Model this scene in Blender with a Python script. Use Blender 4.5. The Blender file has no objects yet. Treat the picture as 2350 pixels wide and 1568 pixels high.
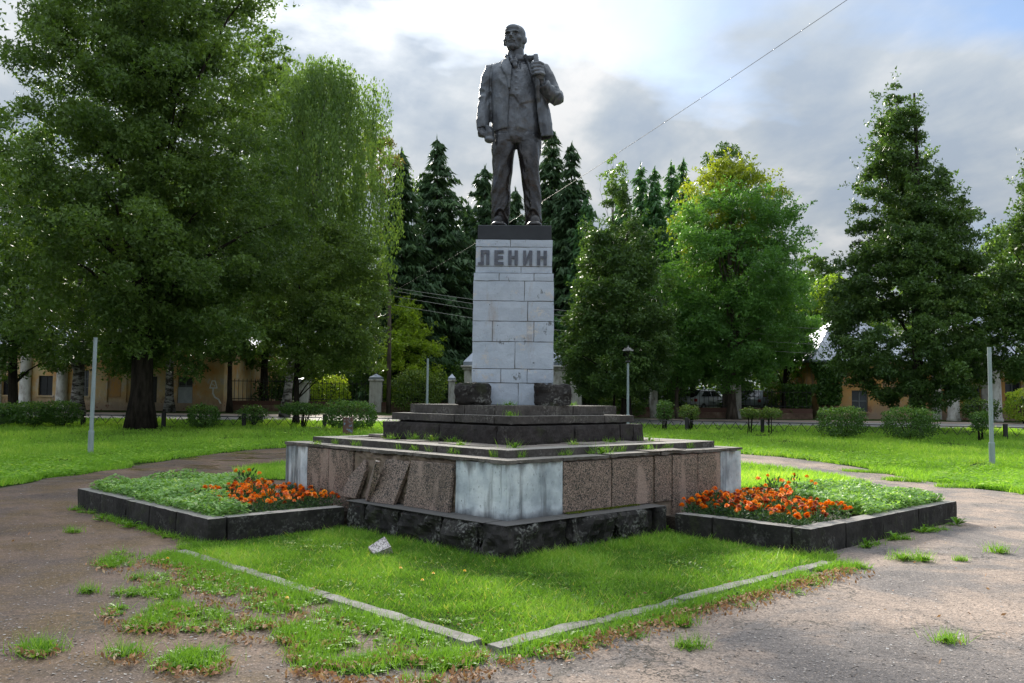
import bpy, bmesh, math, random
import numpy as np
from mathutils import Vector, Matrix, noise as mn
PI = math.pi
rng = np.random.default_rng(7); random.seed(7)
S = bpy.context.scene
COL = S.collection

# ------------------------------------------------------------ camera, sky, sun, exposure
F, PIT, ROLL, H = 2014.8, math.radians(3.686), math.radians(-.646), 1.65     # focal length in px of a 2350 px wide picture
cd = bpy.data.cameras.new('camera'); cam = bpy.data.objects.new('camera', cd); COL.objects.link(cam)
cd.sensor_width = 36; cd.lens = F/2350*36; cd.clip_start = .1; cd.clip_end = 2000
cam.matrix_world = Matrix.Translation((0, 0, H)) @ Matrix.Rotation(PI/2+PIT, 4, 'X') @ Matrix.Rotation(-ROLL, 4, 'Z')
S.camera = cam
SUN_AZ, SUN_EL = math.radians(-14.5), math.radians(25.5)
SUN = Vector((math.sin(SUN_AZ)*math.cos(SUN_EL), math.cos(SUN_AZ)*math.cos(SUN_EL), math.sin(SUN_EL)))
sd = bpy.data.lights.new('sun', 'SUN'); sd.energy = 2.0; sd.angle = math.radians(14); sd.color = (1, .93, .82)
so = bpy.data.objects.new('sun', sd); COL.objects.link(so); so.rotation_euler = SUN.to_track_quat('Z', 'Y').to_euler()
S.view_settings.view_transform = 'Standard'; S.view_settings.look = 'None'
S.view_settings.exposure = 2.38; S.view_settings.gamma = 1; S.view_settings.use_curve_mapping = False


class NT:
    """small helper to write node graphs"""
    def __init__(s, tree):
        s.t = tree; tree.nodes.clear(); s.n = tree.nodes
    def node(s, kind, **kw):
        n = s.n.new(kind)
        for k, v in kw.items(): setattr(n, k, v)
        return n
    def put(s, sock, v):
        if v is None: return
        if isinstance(v, bpy.types.NodeSocket): s.t.links.new(v, sock)
        elif isinstance(v, (tuple, list)) and len(v) == 3 and sock.type == 'RGBA': sock.default_value = (*v, 1)
        else: sock.default_value = v
    def math(s, op, a, b=0., c=None, clamp=False):
        n = s.node('ShaderNodeMath', operation=op); n.use_clamp = clamp
        s.put(n.inputs[0], a); s.put(n.inputs[1], b)
        if c is not None: s.put(n.inputs[2], c)
        return n.outputs[0]
    def vmath(s, op, a, b=None):
        n = s.node('ShaderNodeVectorMath', operation=op); s.put(n.inputs[0], a)
        if b is not None: s.put(n.inputs[1], b)
        return n.outputs['Value'] if op == 'DOT_PRODUCT' else n.outputs[0]
    def pos(s): return s.node('ShaderNodeNewGeometry').outputs['Position']
    def obj(s): return s.node('ShaderNodeTexCoord').outputs['Object']
    def scale(s, v, xyz, loc=(0, 0, 0), rot=(0, 0, 0)):
        n = s.node('ShaderNodeMapping'); s.put(n.inputs[0], v)
        n.inputs['Scale'].default_value = xyz; n.inputs['Location'].default_value = loc; n.inputs['Rotation'].default_value = rot
        return n.outputs[0]
    def noise(s, v, sc=5, det=3, rough=.55, dist=0., col=False):
        n = s.node('ShaderNodeTexNoise'); s.put(n.inputs['Vector'], v)
        n.inputs['Scale'].default_value = sc; n.inputs['Detail'].default_value = det
        n.inputs['Roughness'].default_value = rough; n.inputs['Distortion'].default_value = dist
        return n.outputs['Color' if col else 'Fac']
    def voro(s, v, sc=5, feat='F1', out='Distance', rnd=1.):
        n = s.node('ShaderNodeTexVoronoi', feature=feat); s.put(n.inputs['Vector'], v)
        n.inputs['Scale'].default_value = sc; n.inputs['Randomness'].default_value = rnd
        return n.outputs[out]
    def ramp(s, f, *st, mode='LINEAR'):
        n = s.node('ShaderNodeValToRGB'); s.put(n.inputs[0], f); r = n.color_ramp; r.interpolation = mode
        st = [(p, c if isinstance(c, tuple) else (c, c, c)) for p, c in st]
        while len(r.elements) < len(st): r.elements.new(1)
        for e, (p, c) in zip(r.elements, st): e.position = p; e.color = (*c, 1)
        return n.outputs[0]
    def mix(s, f, a, b, mode='MIX'):
        n = s.node('ShaderNodeMix', data_type='RGBA', blend_type=mode)
        s.put(n.inputs[0], f); s.put(n.inputs[6], a); s.put(n.inputs[7], b)
        return n.outputs[2]
    def bump(s, h, st=.5, d=.02, nrm=None):
        n = s.node('ShaderNodeBump'); s.put(n.inputs['Height'], h)
        n.inputs['Strength'].default_value = st; n.inputs['Distance'].default_value = d
        if nrm is not None: s.put(n.inputs['Normal'], nrm)
        return n.outputs[0]
    def attr(s, name): return s.node('ShaderNodeAttribute', attribute_name=name).outputs['Fac']
    def rand(s): return s.node('ShaderNodeObjectInfo').outputs['Random']
    def pbsdf(s, color, rough=.7, bump=None, metal=0., spec=.5):
        n = s.node('ShaderNodeBsdfPrincipled'); s.put(n.inputs['Base Color'], color); s.put(n.inputs['Roughness'], rough)
        s.put(n.inputs['Metallic'], metal); s.put(n.inputs['Specular IOR Level'], spec)
        if bump is not None: s.put(n.inputs['Normal'], bump)
        return n.outputs[0]
    def out(s, sh):
        o = s.node('ShaderNodeOutputMaterial'); s.put(o.inputs[0], sh)


# world: physical sky seen through broken cloud
w = bpy.data.worlds.new('World'); S.world = w; w.use_nodes = True
N = NT(w.node_tree)
sky = N.node('ShaderNodeTexSky', sky_type='NISHITA'); sky.sun_disc = False
sky.sun_elevation = SUN_EL; sky.sun_rotation = SUN_AZ; sky.air_density = 1; sky.dust_density = 1.0
dirv = N.node('ShaderNodeTexCoord').outputs['Generated']
sep = N.node('ShaderNodeSeparateXYZ'); N.put(sep.inputs[0], dirv)
zz = N.math('ADD', N.math('MAXIMUM', sep.outputs[2], 0), .16)
cmb = N.node('ShaderNodeCombineXYZ'); N.put(cmb.inputs[0], N.math('DIVIDE', sep.outputs[0], zz)); N.put(cmb.inputs[1], N.math('DIVIDE', sep.outputs[1], zz))
cp = N.scale(cmb.outputs[0], (1, .7, 1), (2.6, 5.5, 0), (0, 0, -.4))
cps = N.scale(cmb.outputs[0], (1.0, .55, 1), (15.3, 2.9, 0), (0, 0, -.62))
big = N.noise(cps, 1.7, 8, .56, .4)
fine = N.noise(cp, 2.6, 9, .55, .3)
holes = N.noise(N.scale(cmb.outputs[0], (.8, .8, 1), (11.8, 5.7, 0)), 1.1, 6, .5, .2)
dens = N.math('ADD', N.math('MULTIPLY', big, .60), N.math('MULTIPLY', fine, .42))
cl = N.ramp(dens, (.40, (1.62, 1.64, 1.66)), (.46, (1.28, 1.36, 1.44)), (.51, (1.04, 1.16, 1.29)), (.58, (.84, .99, 1.19)))
over = N.node('ShaderNodeVectorMath', operation='SCALE'); N.put(over.inputs[0], cl); N.put(over.inputs[3], N.math('MULTIPLY_ADD', N.math('POWER', N.math('MAXIMUM', sep.outputs[2], 0), 1.8), 2.3, .76)); cl = over.outputs[0]   # a clouded sky is brighter overhead
sdot = N.math('MAXIMUM', N.vmath('DOT_PRODUCT', dirv, tuple(SUN)), 0)
glow = N.math('ADD', N.math('MULTIPLY', N.math('POWER', sdot, 22), .16), N.math('MULTIPLY', N.math('POWER', sdot, 110), 4))
glow = N.math('MULTIPLY', glow, N.ramp(dens, (.44, 1.), (.60, .05)))
gl = N.mix(1, (1, .93, .84), glow, 'MULTIPLY')
gl = N.node('ShaderNodeVectorMath', operation='SCALE'); N.put(gl.inputs[0], (1, .95, .88)); N.put(gl.inputs[3], N.math('MULTIPLY', glow, .62))
clg = N.vmath('ADD', cl, gl.outputs[0])
skb = N.vmath('MULTIPLY', sky.outputs[0], (.25, .29, .34))
skyc = N.mix(N.math('MULTIPLY', N.ramp(holes, (.53, 0.), (.63, .85)), N.ramp(sep.outputs[2], (.14, 0.), (.24, 1.))), clg, skb)   # towards the horizon the cloud layers close up
bg = N.node('ShaderNodeBackground'); N.put(bg.inputs[0], skyc); bg.inputs[1].default_value = .1
ow = N.node('ShaderNodeOutputWorld'); N.put(ow.inputs[0], bg.outputs[0])


# ------------------------------------------------------------ geometry of the picture's perspective
_c, _s = math.cos(PIT), math.sin(PIT)
def ray(px, py):
    a = px-1175; b = 784-py
    x = (a*math.cos(ROLL)+b*math.sin(ROLL))/F; y = (-a*math.sin(ROLL)+b*math.cos(ROLL))/F
    return np.array([x, _c-y*_s, _s+y*_c])
def at(px, py, Y):
    r = ray(px, py); t = Y/r[1]; return Vector((r[0]*t, Y, H+r[2]*t))
def gz(Y): return 0. if Y < 20 else (.025*(Y-20) if Y < 75 else 1.375)
gzv = np.vectorize(gz)
def base(px, Y):
    x = at(px, 930, Y).x
    return Vector((x, Y, gz(Y)))

# ------------------------------------------------------------ object helpers
def tag(o, label=None, cat=None, group=None, kind=None):
    if label: o['label'] = label
    if cat: o['category'] = cat
    if group: o['group'] = group
    if kind: o['kind'] = kind
    return o
def link(o, parent=None):
    COL.objects.link(o)
    if parent is not None: o.parent = parent
    return o
def thing(name, label, cat, loc=(0, 0, 0), rz=0, group=None):
    o = bpy.data.objects.new(name, None); o.empty_display_size = .2
    link(o); o.location = loc; o.rotation_euler = (0, 0, rz)
    return tag(o, label, cat, group)
def mesh_np(name, v, f, mat, parent=None, attrs=None, smooth=False, mats=None):
    v = np.asarray(v, np.float32); f = np.asarray(f, np.int32); k = f.shape[1]
    m = bpy.data.meshes.new(name)
    m.vertices.add(len(v)); m.vertices.foreach_set('co', v.ravel())
    m.loops.add(f.size); m.loops.foreach_set('vertex_index', f.ravel())
    m.polygons.add(len(f)); m.polygons.foreach_set('loop_start', np.arange(0, f.size, k, dtype=np.int32))
    if smooth: m.polygons.foreach_set('use_smooth', np.ones(len(f), bool))
    if attrs:
        for n, a in attrs.items():
            at_ = m.attributes.new(n, 'FLOAT', 'POINT'); at_.data.foreach_set('value', np.asarray(a, np.float32))
    m.update(calc_edges=True); m.materials.append(mat)
    o = bpy.data.objects.new(name, m)
    return link(o, parent)
def mesh_py(name, v, f, mat, parent=None, smooth=False):
    m = bpy.data.meshes.new(name); m.from_pydata([tuple(q) for q in v], [], [tuple(q) for q in f])
    if smooth: m.polygons.foreach_set('use_smooth', [True]*len(m.polygons))
    m.materials.append(mat); m.update()
    return link(bpy.data.objects.new(name, m), parent)
def from_bm(name, bm, mat, parent=None, smooth=False):
    bmesh.ops.recalc_face_normals(bm, faces=bm.faces)
    m = bpy.data.meshes.new(name); bm.to_mesh(m); bm.free(); m.materials.append(mat)
    if smooth: m.polygons.foreach_set('use_smooth', [True]*len(m.polygons))
    return link(bpy.data.objects.new(name, m), parent)
def bm_box(bm, x0, x1, y0, y1, z0, z1, bev=0., rot=None):
    r = bmesh.ops.create_cube(bm, size=1); vs = r['verts']
    for q in vs: q.co = Vector(((x0+x1)/2+q.co.x*(x1-x0), (y0+y1)/2+q.co.y*(y1-y0), (z0+z1)/2+q.co.z*(z1-z0)))
    if bev > 0:
        es = list({e for q in vs for e in q.link_edges})
        bmesh.ops.bevel(bm, geom=es, offset=bev, segments=1, affect='EDGES', profile=.5)
    return vs
def box(name, x0, x1, y0, y1, z0, z1, mat, parent=None, bev=0.):
    bm = bmesh.new(); bm_box(bm, x0, x1, y0, y1, z0, z1, bev); return from_bm(name, bm, mat, parent)
def rough_block(name, x0, x1, y0, y1, z0, z1, mat, parent=None, amp=.015, cell=.08, seed=0, faces='all', top_amp=None, freq=3., keep_top=False):
    """subdivided stone: points pushed about by noise, edges chipped"""
    d = [max(1, int(round((b-a)/cell))) for a, b in ((x0, x1), (y0, y1), (z0, z1))]
    vid = {}; V = []; Fc = []
    def vert(i, j, k):
        q = (i, j, k)
        if q not in vid: vid[q] = len(V); V.append([x0+(x1-x0)*i/d[0], y0+(y1-y0)*j/d[1], z0+(z1-z0)*k/d[2]])
        return vid[q]
    a, b, c = d
    for i in range(a):
        for j in range(b):
            Fc.append([vert(i, j, 0), vert(i, j+1, 0), vert(i+1, j+1, 0), vert(i+1, j, 0)])
            Fc.append([vert(i, j, c), vert(i+1, j, c), vert(i+1, j+1, c), vert(i, j+1, c)])
    for i in range(a):
        for k in range(c):
            Fc.append([vert(i, 0, k), vert(i+1, 0, k), vert(i+1, 0, k+1), vert(i, 0, k+1)])
            Fc.append([vert(i, b, k), vert(i, b, k+1), vert(i+1, b, k+1), vert(i+1, b, k)])
    for j in range(b):
        for k in range(c):
            Fc.append([vert(0, j, k), vert(0, j, k+1), vert(0, j+1, k+1), vert(0, j+1, k)])
            Fc.append([vert(a, j, k), vert(a, j+1, k), vert(a, j+1, k+1), vert(a, j, k+1)])
    V = np.array(V); C0 = np.array([(x0+x1)/2, (y0+y1)/2, (z0+z1)/2]); hs = np.array([(x1-x0)/2, (y1-y0)/2, (z1-z0)/2])
    for i, p in enumerate(V):
        rel = (p-C0)/hs; on = np.abs(rel) > .999
        q = Vector(p*freq)+Vector((seed*7.3, seed*3.1, 0))
        n1 = mn.noise(q)+.6*mn.noise(q*2.3)+.35*mn.noise(q*5)
        if amp > .03: n1 = n1*.8+.45-.9*abs(mn.noise(q*1.3+Vector((3, 3, 3))))
        off = np.where(on, np.sign(rel), 0.)
        e = on.sum()
        a1 = amp
        if keep_top and on[2] and rel[2] > 0: off[2] = 0; a1 = amp
        V[i] = p + off*(n1-.35)*a1 - (off*amp*.35 if e >= 2 else 0)
        if keep_top and on[2] and rel[2] > 0: V[i][2] = z1
    return mesh_py(name, V, Fc, mat, parent)
def tube(bm, pts, rads, seg=8, cap=True):
    rings = []; n = len(pts); pts = [Vector(p) for p in pts]; up = Vector((0.13, 0.97, .2))
    for i, p in enumerate(pts):
        d = (pts[min(i+1, n-1)]-pts[max(i-1, 0)]).normalized()
        a = d.cross(up)
        if a.length < .1: a = d.cross(Vector((1, 0, 0)))
        a.normalize(); b = d.cross(a).normalized()
        r = rads[i] if hasattr(rads, '__len__') else rads
        ra, rb = (r if hasattr(r, '__len__') else (r, r))
        rings.append([bm.verts.new(p+a*math.cos(t)*ra+b*math.sin(t)*rb) for t in [2*PI*k/seg for k in range(seg)]])
    for r0, r1 in zip(rings, rings[1:]):
        for k in range(seg): bm.faces.new((r0[k], r0[(k+1) % seg], r1[(k+1) % seg], r1[k]))
    if cap: bm.faces.new(rings[0][::-1]); bm.faces.new(rings[-1])
def lathe(bm, prof, cx=0, cy=0, seg=16):
    rings = [[bm.verts.new((cx+r*math.cos(2*PI*k/seg), cy+r*math.sin(2*PI*k/seg), z)) for k in range(seg)] for r, z in prof]
    for r0, r1 in zip(rings, rings[1:]):
        for k in range(seg): bm.faces.new((r0[k], r0[(k+1) % seg], r1[(k+1) % seg], r1[k]))
    bm.faces.new(rings[0][::-1]); bm.faces.new(rings[-1])

# ------------------------------------------------------------ materials
def new_mat(name):
    m = bpy.data.materials.new(name); m.use_nodes = True
    return m, NT(m.node_tree)
def leaf_mat(name, dark, light, alt=None, trans=.35, rough=.4, spec=.5):
    m, n = new_mat(name); t = n.attr('tint')
    st = [(0., dark), (.8, light)] + ([(1., alt)] if alt else [])
    c = n.ramp(t, *st)
    p = n.pbsdf(c, rough, spec=spec)
    tr = n.node('ShaderNodeBsdfTranslucent'); n.put(tr.inputs[0], n.mix(1, c, (1.5, 1.6, .6), 'MULTIPLY'))
    mx = n.node('ShaderNodeMixShader'); mx.inputs[0].default_value = trans; n.put(mx.inputs[1], p); n.put(mx.inputs[2], tr.outputs[0])
    n.out(mx.outputs[0]); return m
def stone_mat(name, c0, c1, lichen=.5, lich_col=(.36, .36, .33), moss=.0, bump=.5, sc=14, rough=.85, up_light=None):
    m, n = new_mat(name); p = n.pos()
    a = n.noise(p, 2.3, 5, .6); b = n.noise(p, sc, 4, .65)
    c = n.mix(n.ramp(a, (.35, 0.), (.65, 1.)), c0, c1)
    c = n.mix(.5, c, n.ramp(b, (.3, .25), (.7, .9)), 'OVERLAY')
    v = n.voro(p, 26, 'SMOOTH_F1'); big = n.noise(p, 3.1, 4, .6)
    lm = n.math('MULTIPLY', n.ramp(n.noise(p, 30, 4, .65), (.50, 0.), (.57, 1.)), n.ramp(big, (.60-.2*lichen, 0.), (.70-.15*lichen, 1.)))
    c = n.mix(n.math('MULTIPLY', lm, min(1, lichen*1.1)), c, lich_col)
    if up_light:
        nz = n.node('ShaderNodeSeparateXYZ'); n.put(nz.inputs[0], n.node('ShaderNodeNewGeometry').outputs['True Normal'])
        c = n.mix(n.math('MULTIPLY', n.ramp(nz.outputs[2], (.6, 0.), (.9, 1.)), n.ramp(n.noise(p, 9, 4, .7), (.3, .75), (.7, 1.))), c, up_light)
    if moss:
        c = n.mix(n.math('MULTIPLY', n.ramp(n.noise(p, 4.2, 5, .7), (.55, 0.), (.65, 1.)), moss), c, (.045, .06, .012))
    h = n.math('ADD', b, n.math('MULTIPLY', n.noise(p, 70, 2, .6), .4))
    n.out(n.pbsdf(c, rough, n.bump(h, bump, .012), spec=.3)); return m

M = {}
M['black_stone'] = stone_mat('black_stone', (.012, .011, .0105), (.028, .025, .023), .62, (.22, .22, .20), .25, .9, 11)
M['dark_rough'] = stone_mat('dark_rough_stone', (.022, .019, .018), (.04, .034, .032), .25, (.2, .19, .17), .25, 1., 16)
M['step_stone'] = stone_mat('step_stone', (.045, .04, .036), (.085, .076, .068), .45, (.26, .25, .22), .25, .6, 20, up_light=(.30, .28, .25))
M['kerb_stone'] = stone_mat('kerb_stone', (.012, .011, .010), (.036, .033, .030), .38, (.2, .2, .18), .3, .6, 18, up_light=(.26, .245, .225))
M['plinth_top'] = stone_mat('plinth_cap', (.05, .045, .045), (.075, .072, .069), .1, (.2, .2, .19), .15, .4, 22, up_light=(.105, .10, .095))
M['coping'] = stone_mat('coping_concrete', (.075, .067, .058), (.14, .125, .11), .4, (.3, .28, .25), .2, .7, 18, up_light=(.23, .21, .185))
M['tile'] = stone_mat('paving_tile', (.13, .11, .095), (.22, .19, .165), .4, (.34, .32, .29), .35, .5, 14)
M['lawn_kerb'] = stone_mat('lawn_kerb', (.14, .13, .115), (.25, .24, .215), .3, (.36, .35, .32), .3, .6, 20)
M['rubble'] = stone_mat('rubble_mortar', (.14, .11, .08), (.27, .21, .16), .2, (.25, .22, .18), .0, 1.2, 9)

m, n = new_mat('granite'); p = n.pos(); r_ = n.rand()
cell = n.voro(p, 95, 'F1', 'Color'); sp = n.node('ShaderNodeSeparateColor'); n.put(sp.inputs[0], cell)
c = n.ramp(sp.outputs[0], (0, (.02, .021, .02)), (.26, (.06, .056, .05)), (.38, (.24, .175, .14)), (.75, (.40, .285, .225)), (1., (.54, .41, .34)))
c = n.mix(n.ramp(n.noise(p, 130, 2, .6), (.4, 0.), (.6, .6)), c, (.03, .028, .024))
c = n.mix(n.math('MULTIPLY', n.ramp(n.noise(n.scale(p, (1, 1, .35)), 2.2, 4, .6), (.5, 0.), (.7, 1.)), .55), c, (.05, .04, .032))
streak = n.ramp(n.noise(n.scale(p, (2.2, 2.2, .8), rot=(.5, .6, .2)), 1.6, 3, .5), (.57, 0.), (.64, .5))
c = n.mix(streak, c, (.46, .34, .28))
n.out(n.pbsdf(c, .42, n.bump(n.noise(p, 60, 2), .12, .004), spec=.4)); M['granite'] = m
m, n = new_mat('granite_pale'); p = n.pos()
sp_ = n.node('ShaderNodeSeparateColor'); n.put(sp_.inputs[0], n.voro(p, 95, 'F1', 'Color'))
n.out(n.pbsdf(n.ramp(sp_.outputs[0], (0, (.12, .11, .105)), (.3, (.2, .17, .16)), (.5, (.42, .36, .34)), (1., (.6, .55, .53))), .5)); M['granite_pale'] = m
m, n = new_mat('granite_edge'); p = n.pos(); c = n.ramp(n.voro(p, 60, 'F1', 'Distance'), (0., (.30, .22, .19)), (.8, (.14, .10, .085)))
n.out(n.pbsdf(c, .7, n.bump(n.noise(p, 30, 4), .8, .01))); M['granite_edge'] = m

m, n = new_mat('painted_concrete'); p = n.pos()
st = n.noise(n.scale(p, (5.5, 5.5, .55)), 1.0, 5, .6)
bl = n.noise(p, 2.0, 4, .6)
c = n.ramp(bl, (.36, (.33, .38, .42)), (.5, (.56, .62, .65)), (.62, (.76, .81, .82)))
c = n.mix(n.ramp(st, (.50, 0.), (.64, .9)), c, (.095, .10, .105))
zs = n.node('ShaderNodeSeparateXYZ'); n.put(zs.inputs[0], p)
low = n.math('ADD', zs.outputs[2], n.math('MULTIPLY', n.noise(p, 4, 4), .16))
c = n.mix(n.ramp(low, (.41, .85), (.52, 0.)), c, (.05, .045, .042))
c = n.mix(n.ramp(n.math('SUBTRACT', zs.outputs[2], n.math('MULTIPLY', n.noise(n.scale(p, (6, 6, 1)), 1, 3), .5)), (.62, 0.), (.72, .7)), c, (.10, .095, .09))
cr = n.voro(n.scale(p, (1, 1, 1)), 3.2, 'DISTANCE_TO_EDGE')
c = n.mix(n.ramp(n.noise(n.scale(p, (1, 1, .6)), 30, 5, .8), (.60, 0.), (.66, .8)), c, (.10, .115, .12))
c = n.mix(n.ramp(n.noise(n.scale(p, (1.6, 1.6, .8), (7, 2, 1)), 2.4, 5, .7), (.60, 0.), (.68, .75)), c, (.16, .19, .21))
n.out(n.pbsdf(c, .6, n.bump(n.noise(p, 22, 5, .7), .45, .012), spec=.4)); M['painted_concrete'] = m

m, n = new_mat('pedestal_paint'); p = n.pos(); zs = n.node('ShaderNodeSeparateXYZ'); n.put(zs.inputs[0], p)
a = n.noise(p, 2.4, 5, .6); c = n.ramp(a, (.3, (.37, .43, .50)), (.7, (.48, .54, .61)))
c = n.mix(n.math('MULTIPLY', n.rand(), .25), c, (.33, .36, .41))
c = n.mix(n.ramp(n.noise(n.scale(p, (3.2, 3.2, .8)), 1., 5, .7, .2), (.56, 0.), (.68, .6)), c, (.33, .27, .22))
c = n.mix(n.ramp(n.noise(n.scale(p, (1, 1, 1)), 3.4, 6, .75), (.58, 0.), (.62, .8)), c, (.52, .50, .47))
c = n.mix(n.ramp(n.noise(n.scale(p, (1.6, 1.6, 1.), (5, 1, 2)), 4.4, 6, .8), (.61, 0.), (.65, .85)), c, (.09, .095, .09))
c = n.mix(n.ramp(n.noise(p, 60, 3, .7), (.6, 0.), (.72, .35)), c, (.12, .14, .16))
n.out(n.pbsdf(c, .62, n.bump(n.math('ADD', n.noise(p, 16, 5, .7), n.math('MULTIPLY', n.noise(p, 2, 3), .8)), .5, .015), spec=.35)); M['pedestal'] = m
m, n = new_mat('letter_grey'); p = n.pos()
n.out(n.pbsdf(n.ramp(n.noise(p, 18, 4), (.35, (.065, .075, .10)), (.7, (.12, .13, .155))), .6, n.bump(n.noise(p, 40, 3), .3, .01))); M['letter'] = m
m, n = new_mat('joint_dark'); n.out(n.pbsdf((.16, .16, .155), .9)); M['joint'] = m
m, n = new_mat('black_slab'); p = n.pos()
n.out(n.pbsdf(n.ramp(n.noise(p, 6, 4), (.3, (.008, .011, .016)), (.8, (.020, .025, .030))), .5, n.bump(n.noise(p, 7, 4), .25, .02))); M['black_slab'] = m

def bronze(name, dark, grey, rough, sheen_z=None):
    m, n = new_mat(name); p = n.obj()
    a = n.noise(p, 3.2, 5, .6); b = n.noise(n.scale(p, (4, 4, 1.4)), 3, 4, .6)
    c = n.mix(n.ramp(n.math('ADD', n.math('MULTIPLY', a, .6), n.math('MULTIPLY', b, .4)), (.38, 0.), (.62, 1.)), dark, grey)
    c = n.mix(n.ramp(n.noise(p, 7, 4, .7), (.6, 0.), (.75, .5)), c, (.09, .075, .055))
    ln = n.noise(n.scale(p, (3, 3, 2)), 2.2, 3, .5)
    n.out(n.pbsdf(c, n.ramp(a, (.3, rough+.08), (.7, rough-.06)), n.bump(n.math('ADD', ln, n.math('MULTIPLY', n.noise(p, 30, 3), .12)), .55, .05), metal=.25, spec=.6)); return m
def two_tone():
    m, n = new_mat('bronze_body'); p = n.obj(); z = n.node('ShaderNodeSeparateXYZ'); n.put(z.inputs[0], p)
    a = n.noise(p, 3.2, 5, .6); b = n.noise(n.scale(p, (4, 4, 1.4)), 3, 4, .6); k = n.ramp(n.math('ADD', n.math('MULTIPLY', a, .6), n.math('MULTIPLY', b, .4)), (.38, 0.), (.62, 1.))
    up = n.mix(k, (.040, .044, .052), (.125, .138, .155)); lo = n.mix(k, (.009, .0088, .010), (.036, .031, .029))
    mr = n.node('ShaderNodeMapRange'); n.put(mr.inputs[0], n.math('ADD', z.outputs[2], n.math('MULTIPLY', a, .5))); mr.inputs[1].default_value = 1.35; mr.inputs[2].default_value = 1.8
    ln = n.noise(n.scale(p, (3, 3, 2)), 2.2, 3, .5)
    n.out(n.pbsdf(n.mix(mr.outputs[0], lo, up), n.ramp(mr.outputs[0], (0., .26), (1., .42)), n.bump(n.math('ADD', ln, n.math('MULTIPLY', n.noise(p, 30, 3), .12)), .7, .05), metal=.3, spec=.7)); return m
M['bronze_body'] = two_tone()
M['bronze'] = bronze('bronze', (.042, .047, .055), (.128, .142, .158), .42)
M['bronze_dark'] = bronze('bronze_dark', (.010, .0095, .010), (.04, .036, .035), .34)

m, n = new_mat('asphalt'); p = n.pos(); sx = n.node('ShaderNodeSeparateXYZ'); n.put(sx.inputs[0], p)
a = n.noise(n.scale(p, (1, 1, 1), (1.3, .4, 0)), .62, 6, .68, .4); b = n.noise(n.scale(p, (1, 1, 1), (4, 9, 0)), 1.1, 5, .62)
c = n.ramp(a, (.36, (.105, .100, .104)), (.46, (.15, .14, .14)), (.54, (.245, .205, .18)), (.68, (.34, .28, .24)))
leftm = n.ramp(n.math('ADD', sx.outputs[0], n.math('MULTIPLY', b, 4)), (0., 1.), (.02, 1.)); 
lf = n.node('ShaderNodeMapRange'); n.put(lf.inputs[0], n.math('ADD', sx.outputs[0], n.math('MULTIPLY', b, 3))); lf.inputs[1].default_value = -.5; lf.inputs[2].default_value = 2.5; lf.inputs[3].default_value = 1; lf.inputs[4].default_value = 0
moss = n.math('MULTIPLY', n.ramp(n.noise(p, 1.3, 6, .7), (.45, 0.), (.62, 1.)), lf.outputs[0])
c = n.mix(n.math('MULTIPLY', lf.outputs[0], .8), c, n.mix(.55, c, (.075, .048, .034)))
c = n.mix(n.math('MULTIPLY', moss, .75), c, (.125, .092, .030))
c = n.mix(n.math('MULTIPLY', n.ramp(b, (.60, 0.), (.70, .5)), 1.), c, (.04, .026, .020))
sp1 = n.voro(p, 58, 'F1', 'Color'); s1 = n.node('ShaderNodeSeparateColor'); n.put(s1.inputs[0], sp1)
vd = n.voro(p, 58, 'F1', 'Distance')
peb = n.math('MULTIPLY', n.math('GREATER_THAN', s1.outputs[1], .5), n.math('LESS_THAN', vd, .38))
c = n.mix(n.math('MULTIPLY', peb, .75), c, n.ramp(s1.outputs[0], (0., (.05, .045, .04)), (.55, (.17, .145, .13)), (1., (.42, .38, .35))))
c = n.mix(.5, c, n.ramp(n.noise(p, 22, 5, .8), (.36, .2), (.64, .85)), 'OVERLAY')
c = n.mix(.6, c, n.ramp(n.noise(p, 80, 4, .8), (.34, .12), (.66, .95)), 'OVERLAY')
c = n.mix(1, c, (.94, .87, .80), 'MULTIPLY')
c = n.mix(lf.outputs[0], c, n.mix(1, c, (.84, .74, .66), 'MULTIPLY'))
wp_ = n.vmath('ADD', p, n.node('ShaderNodeVectorMath', operation='SCALE').outputs[0]) if False else p
ds = n.node('ShaderNodeVectorMath', operation='SCALE'); n.put(ds.inputs[0], n.noise(p, 1.7, 5, .7, 0, True)); ds.inputs[3].default_value = .9
ck = n.voro(n.vmath('ADD', p, ds.outputs[0]), .55, 'DISTANCE_TO_EDGE')
ckm = n.math('MULTIPLY', n.math('LESS_THAN', ck, .006), n.ramp(n.noise(p, .5, 3), (.45, 0.), (.52, 1.)))
c = n.mix(n.math('MULTIPLY', ckm, .75), c, (.03, .027, .02))
wet = n.noise(n.scale(p, (.5, 1.6, 1)), 1.3, 4, .6)
wy = n.node('ShaderNodeMapRange'); n.put(wy.inputs[0], sx.outputs[1]); wy.inputs[1].default_value = 15; wy.inputs[2].default_value = 19
wetm = n.math('MULTIPLY', n.math('MULTIPLY', n.ramp(wet, (.5, 0.), (.6, 1.)), wy.outputs[0]), lf.outputs[0])
rg = n.math('SUBTRACT', .88, n.math('MULTIPLY', wetm, .66))
hh = n.math('ADD', n.math('MULTIPLY', n.math('SUBTRACT', .5, vd), .8), n.noise(p, 60, 3, .7))
n.out(n.pbsdf(c, rg, n.bump(hh, .55, .008), spec=.45)); M['asphalt'] = m

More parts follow.
